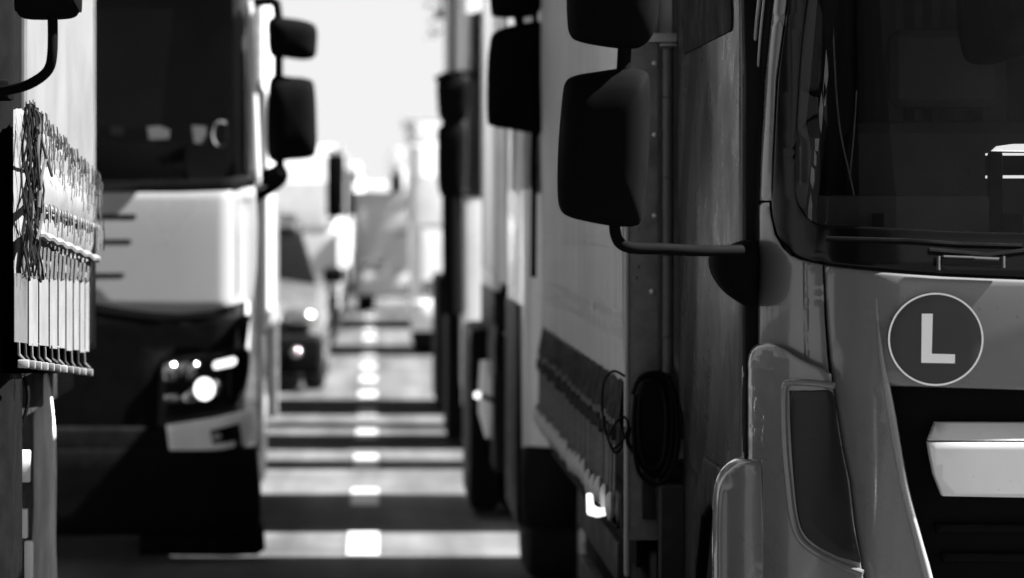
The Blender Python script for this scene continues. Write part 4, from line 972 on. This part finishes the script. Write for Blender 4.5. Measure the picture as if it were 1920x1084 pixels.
def car(label, XI, side, yf, paint, m_b):
    """a small hatchback facing the camera"""
    cx = XI+side*.86; t = thing('car', label, 'car', None, (cx, yf, 0))
    bm = bmesh.new(); secs = [(0, .30, .62, .74), (.06, .24, .70, .80), (.5, .22, .86, .84), (1.0, .22, .96, .86), (1.15, .22, .98, .86), (3.6, .22, 1.0, .86), (3.95, .28, .92, .80)]; rings = []
    for (y, zb, zt, hw) in secs:
        prof = [(-hw*.92, zb), (-hw, zb+.12), (-hw, zt-.14), (-hw*.93, zt-.02), (-hw*.5, zt+.03), (0, zt+.045), (hw*.5, zt+.03), (hw*.93, zt-.02), (hw, zt-.14), (hw, zb+.12), (hw*.92, zb)]
        rings.append([bm.verts.new((cx+x, yf+y+.28*(x/.86)**2*max(0, 1-y/.6), z)) for x, z in prof])
    for A, B in zip(rings, rings[1:]):
        for k in range(len(A)): bm.faces.new((A[k], A[(k+1) % len(A)], B[(k+1) % len(A)], B[k]))
    bm.faces.new(rings[0]); bm.faces.new(rings[-1]); bmesh.ops.recalc_face_normals(bm, faces=bm.faces); finish(bm, 'body', paint, t)
    bm = bmesh.new(); rings = []
    for (y, z, hw) in ((1.0, .97, .78), (1.72, 1.42, .62), (2.2, 1.48, .62), (3.1, 1.44, .60), (3.8, 1.0, .74)):
        rings.append([bm.verts.new(p) for p in ((cx-hw, yf+y, .93), (cx-hw, yf+y, z-.04), (cx-hw*.85, yf+y, z), (cx+hw*.85, yf+y, z), (cx+hw, yf+y, z-.04), (cx+hw, yf+y, .93))])
    for A, B in zip(rings, rings[1:]):
        for k in range(5): bm.faces.new((A[k], A[k+1], B[k+1], B[k]))
    bmesh.ops.recalc_face_normals(bm, faces=bm.faces); finish(bm, 'windows', M_blackg, t)
    bm = bmesh.new(); add_box(bm, (cx-.56, yf+1.75, 1.44), (cx+.56, yf+3.1, 1.50), .03); finish(bm, 'roof', paint, t)
    bm = bmesh.new(); add_box(bm, (cx-.84, yf-.06, .16), (cx+.84, yf+.40, .52), .08, 3); finish(bm, 'bumper', m_b, t)
    for s in (-1, 1):
        bm = bmesh.new(); bmesh.ops.create_uvsphere(bm, u_segments=16, v_segments=10, radius=.14, matrix=Matrix.Translation((cx+s*.62, yf+.16, .66)) @ Matrix.Diagonal((1.3, .8, .7, 1))); finish(bm, 'headlight', M_lensc, t)
        bm = bmesh.new(); bmesh.ops.create_uvsphere(bm, u_segments=12, v_segments=8, radius=.05, matrix=Matrix.Translation((cx+s*.6, yf-.06, .36))); finish(bm, 'fog_lamp', M_lensc, t)
        wheel(t, cx+s*.85, yf+.75, .31, .2, s); wheel(t, cx+s*.85, yf+3.2, .31, .2, s)
        bm = bmesh.new(); add_box(bm, (cx+s*.92-.09, yf+1.15, .96), (cx+s*.92+.09, yf+1.27, 1.10), .04, 3); finish(bm, 'mirror_housing', M_black, t)
    return t
car('white car with a dark bumper in the left row', -.43, -1, 34.2, mat('car_paint', .06, .3, coat=.8), M_black)

# ---- trees, far hills and building
def tree(label, x, y, h, cr, zc, m=M_leaf, n=2600, name='broadleaf_tree', seed=1, ls=.16, group=None):
    rg = random.Random(seed); t = thing(name, label, 'tree', group, (x, y, -.1))
    bm = bmesh.new(); add_tube(bm, [(x, y, -.2), (x+.1, y, zc*.5), (x-.05, y+.1, zc), (x+.1, y, h-.5)], .22, 10, True, .05)
    tips = []
    for k in range(14):
        a = k*2.4; z = zc*.6+(h-zc*.6)*k/16; L = cr*rg.uniform(.6, .95); e = Vector((x+L*math.cos(a), y+L*math.sin(a), z+L*.5)); tips.append(e)
        add_tube(bm, [(x, y, z), ((x+e.x)/2, (y+e.y)/2, z+L*.2), tuple(e)], .07, 6, True, .015)
    finish(bm, 'trunk', M_bark, t)
    bm = bmesh.new(); cl = [Vector((x+rg.gauss(0, cr*.45), y+rg.gauss(0, cr*.45), zc+rg.gauss(.3, (h-zc)*.45))) for _ in range(34)]+tips
    for k in range(n):
        c = rg.choice(cl); p = c+Vector((rg.gauss(0, .36), rg.gauss(0, .36), rg.gauss(0, .30)))*cr*.32
        u = Vector((rg.gauss(0, 1), rg.gauss(0, 1), rg.gauss(0, .6))).normalized(); v = u.orthogonal().normalized(); s = ls*rg.uniform(.6, 1.4)
        bm.faces.new([bm.verts.new(p+q) for q in (u*s, v*s*.5, -u*s, -v*s*.5)])
    finish(bm, 'crown', m, t); return t
tree('tree poking its twigs past the third truck of the right row', 3.1, 62, 8.2, 2.1, 5.2, n=5200, seed=4, ls=.11)
G2 = 'trees on the horizon'
rgt = random.Random(11)
for k in range(16):
    x = -42+k*5.6+rgt.uniform(-1, 1)
    if abs(x) < 8: continue
    tree('distant tree of the row standing on the horizon', x, 210+rgt.uniform(-20, 20), 3.4+rgt.uniform(-.6, .8), 2.6, 1.8, n=600, seed=20+k, ls=.6, group=G2)
def building():
    t = thing('distant_building', 'pale flat roofed building on the horizon at the right of the lane', 'building', None, (18, 330, 0))
    box('wall', (3, 330, -.1), (30, 345, 9.2), mat('pale_render', .55, .8, var=.05), t, .05)
    box('roof', (2.6, 329.6, 9.2), (30.4, 345.4, 9.7), M_gfar, t, .05)
    for i in range(6):
        for j in range(3): box('window', (4.2+i*4.3, 329.9, 1.2+j*2.8), (6.4+i*4.3, 330.05, 2.9+j*2.8), M_blackg, t, 0)
building()

# ---- overhead gantry added unseen above the frame to shade the road, and an added truck at the camera's back
def occluder():
    t = thing('unseen_occluder', 'unseen added gantry crossing above the queue, its shade lying across the lane', 'occluder', None, (6, 23.7, 0))
    box('occluder_beam', (2.0, 23.3, 6.4), (11.5, 24.2, 7.0), M_steel, t, .03)
    box('post', (11.1, 23.6, -.1), (11.5, 24.0, 6.4), M_steel, t, .03)
occluder()
def rear_of(label, x0, x1, y1, z1, m):  # out of view, added to block light and darken reflections
    t = thing('truck', label, 'truck', 'trucks queueing in two rows', ((x0+x1)/2, y1, 0))
    box('cargo_body', (x0, y1-7, .95), (x1, y1, z1), m, t, .02)
    for k in (0, 1):
        a = x0+.03+k*(x1-x0)/2; box('rear_door', (a, y1, 1.0), (a+(x1-x0)/2-.06, y1+.03, z1-.05), m, t, .01)
        box('lock_rod', (a+.5, y1+.035, 1.0), (a+.53, y1+.06, z1-.08), M_steel, t, .005)
    box('chassis', ((x0+x1)/2-.45, y1-9, .5), ((x0+x1)/2+.45, y1-.1, .9), M_chassis, t, .02)
    S = Cab(y1-9.4, (x0+x1)/2, (x1-x0)/2-.05, .3, .26, .12, 1.7, .05); loft_cab('cab', S, [.42, .8, 1.2, 1.7, 2.3, 3.0], y1-7.3, m, t)
    for s in (-1, 1): wheel(t, (x0 if s < 0 else x1)-s*.03, y1-1.6, .48, .5, s); wheel(t, (x0 if s < 0 else x1)-s*.03, y1-8.4, .48, .3, s)
    box('bumper', (x0+.05, y1-.05, .45), (x1-.05, y1+.02, .6), M_chassis, t, .01)  # part of the added unseen truck
rear_of('unseen truck added ahead of the left edge truck to block light, with closed dark rear doors', -3.45, -.95, 5.6, 3.7, M_dark)
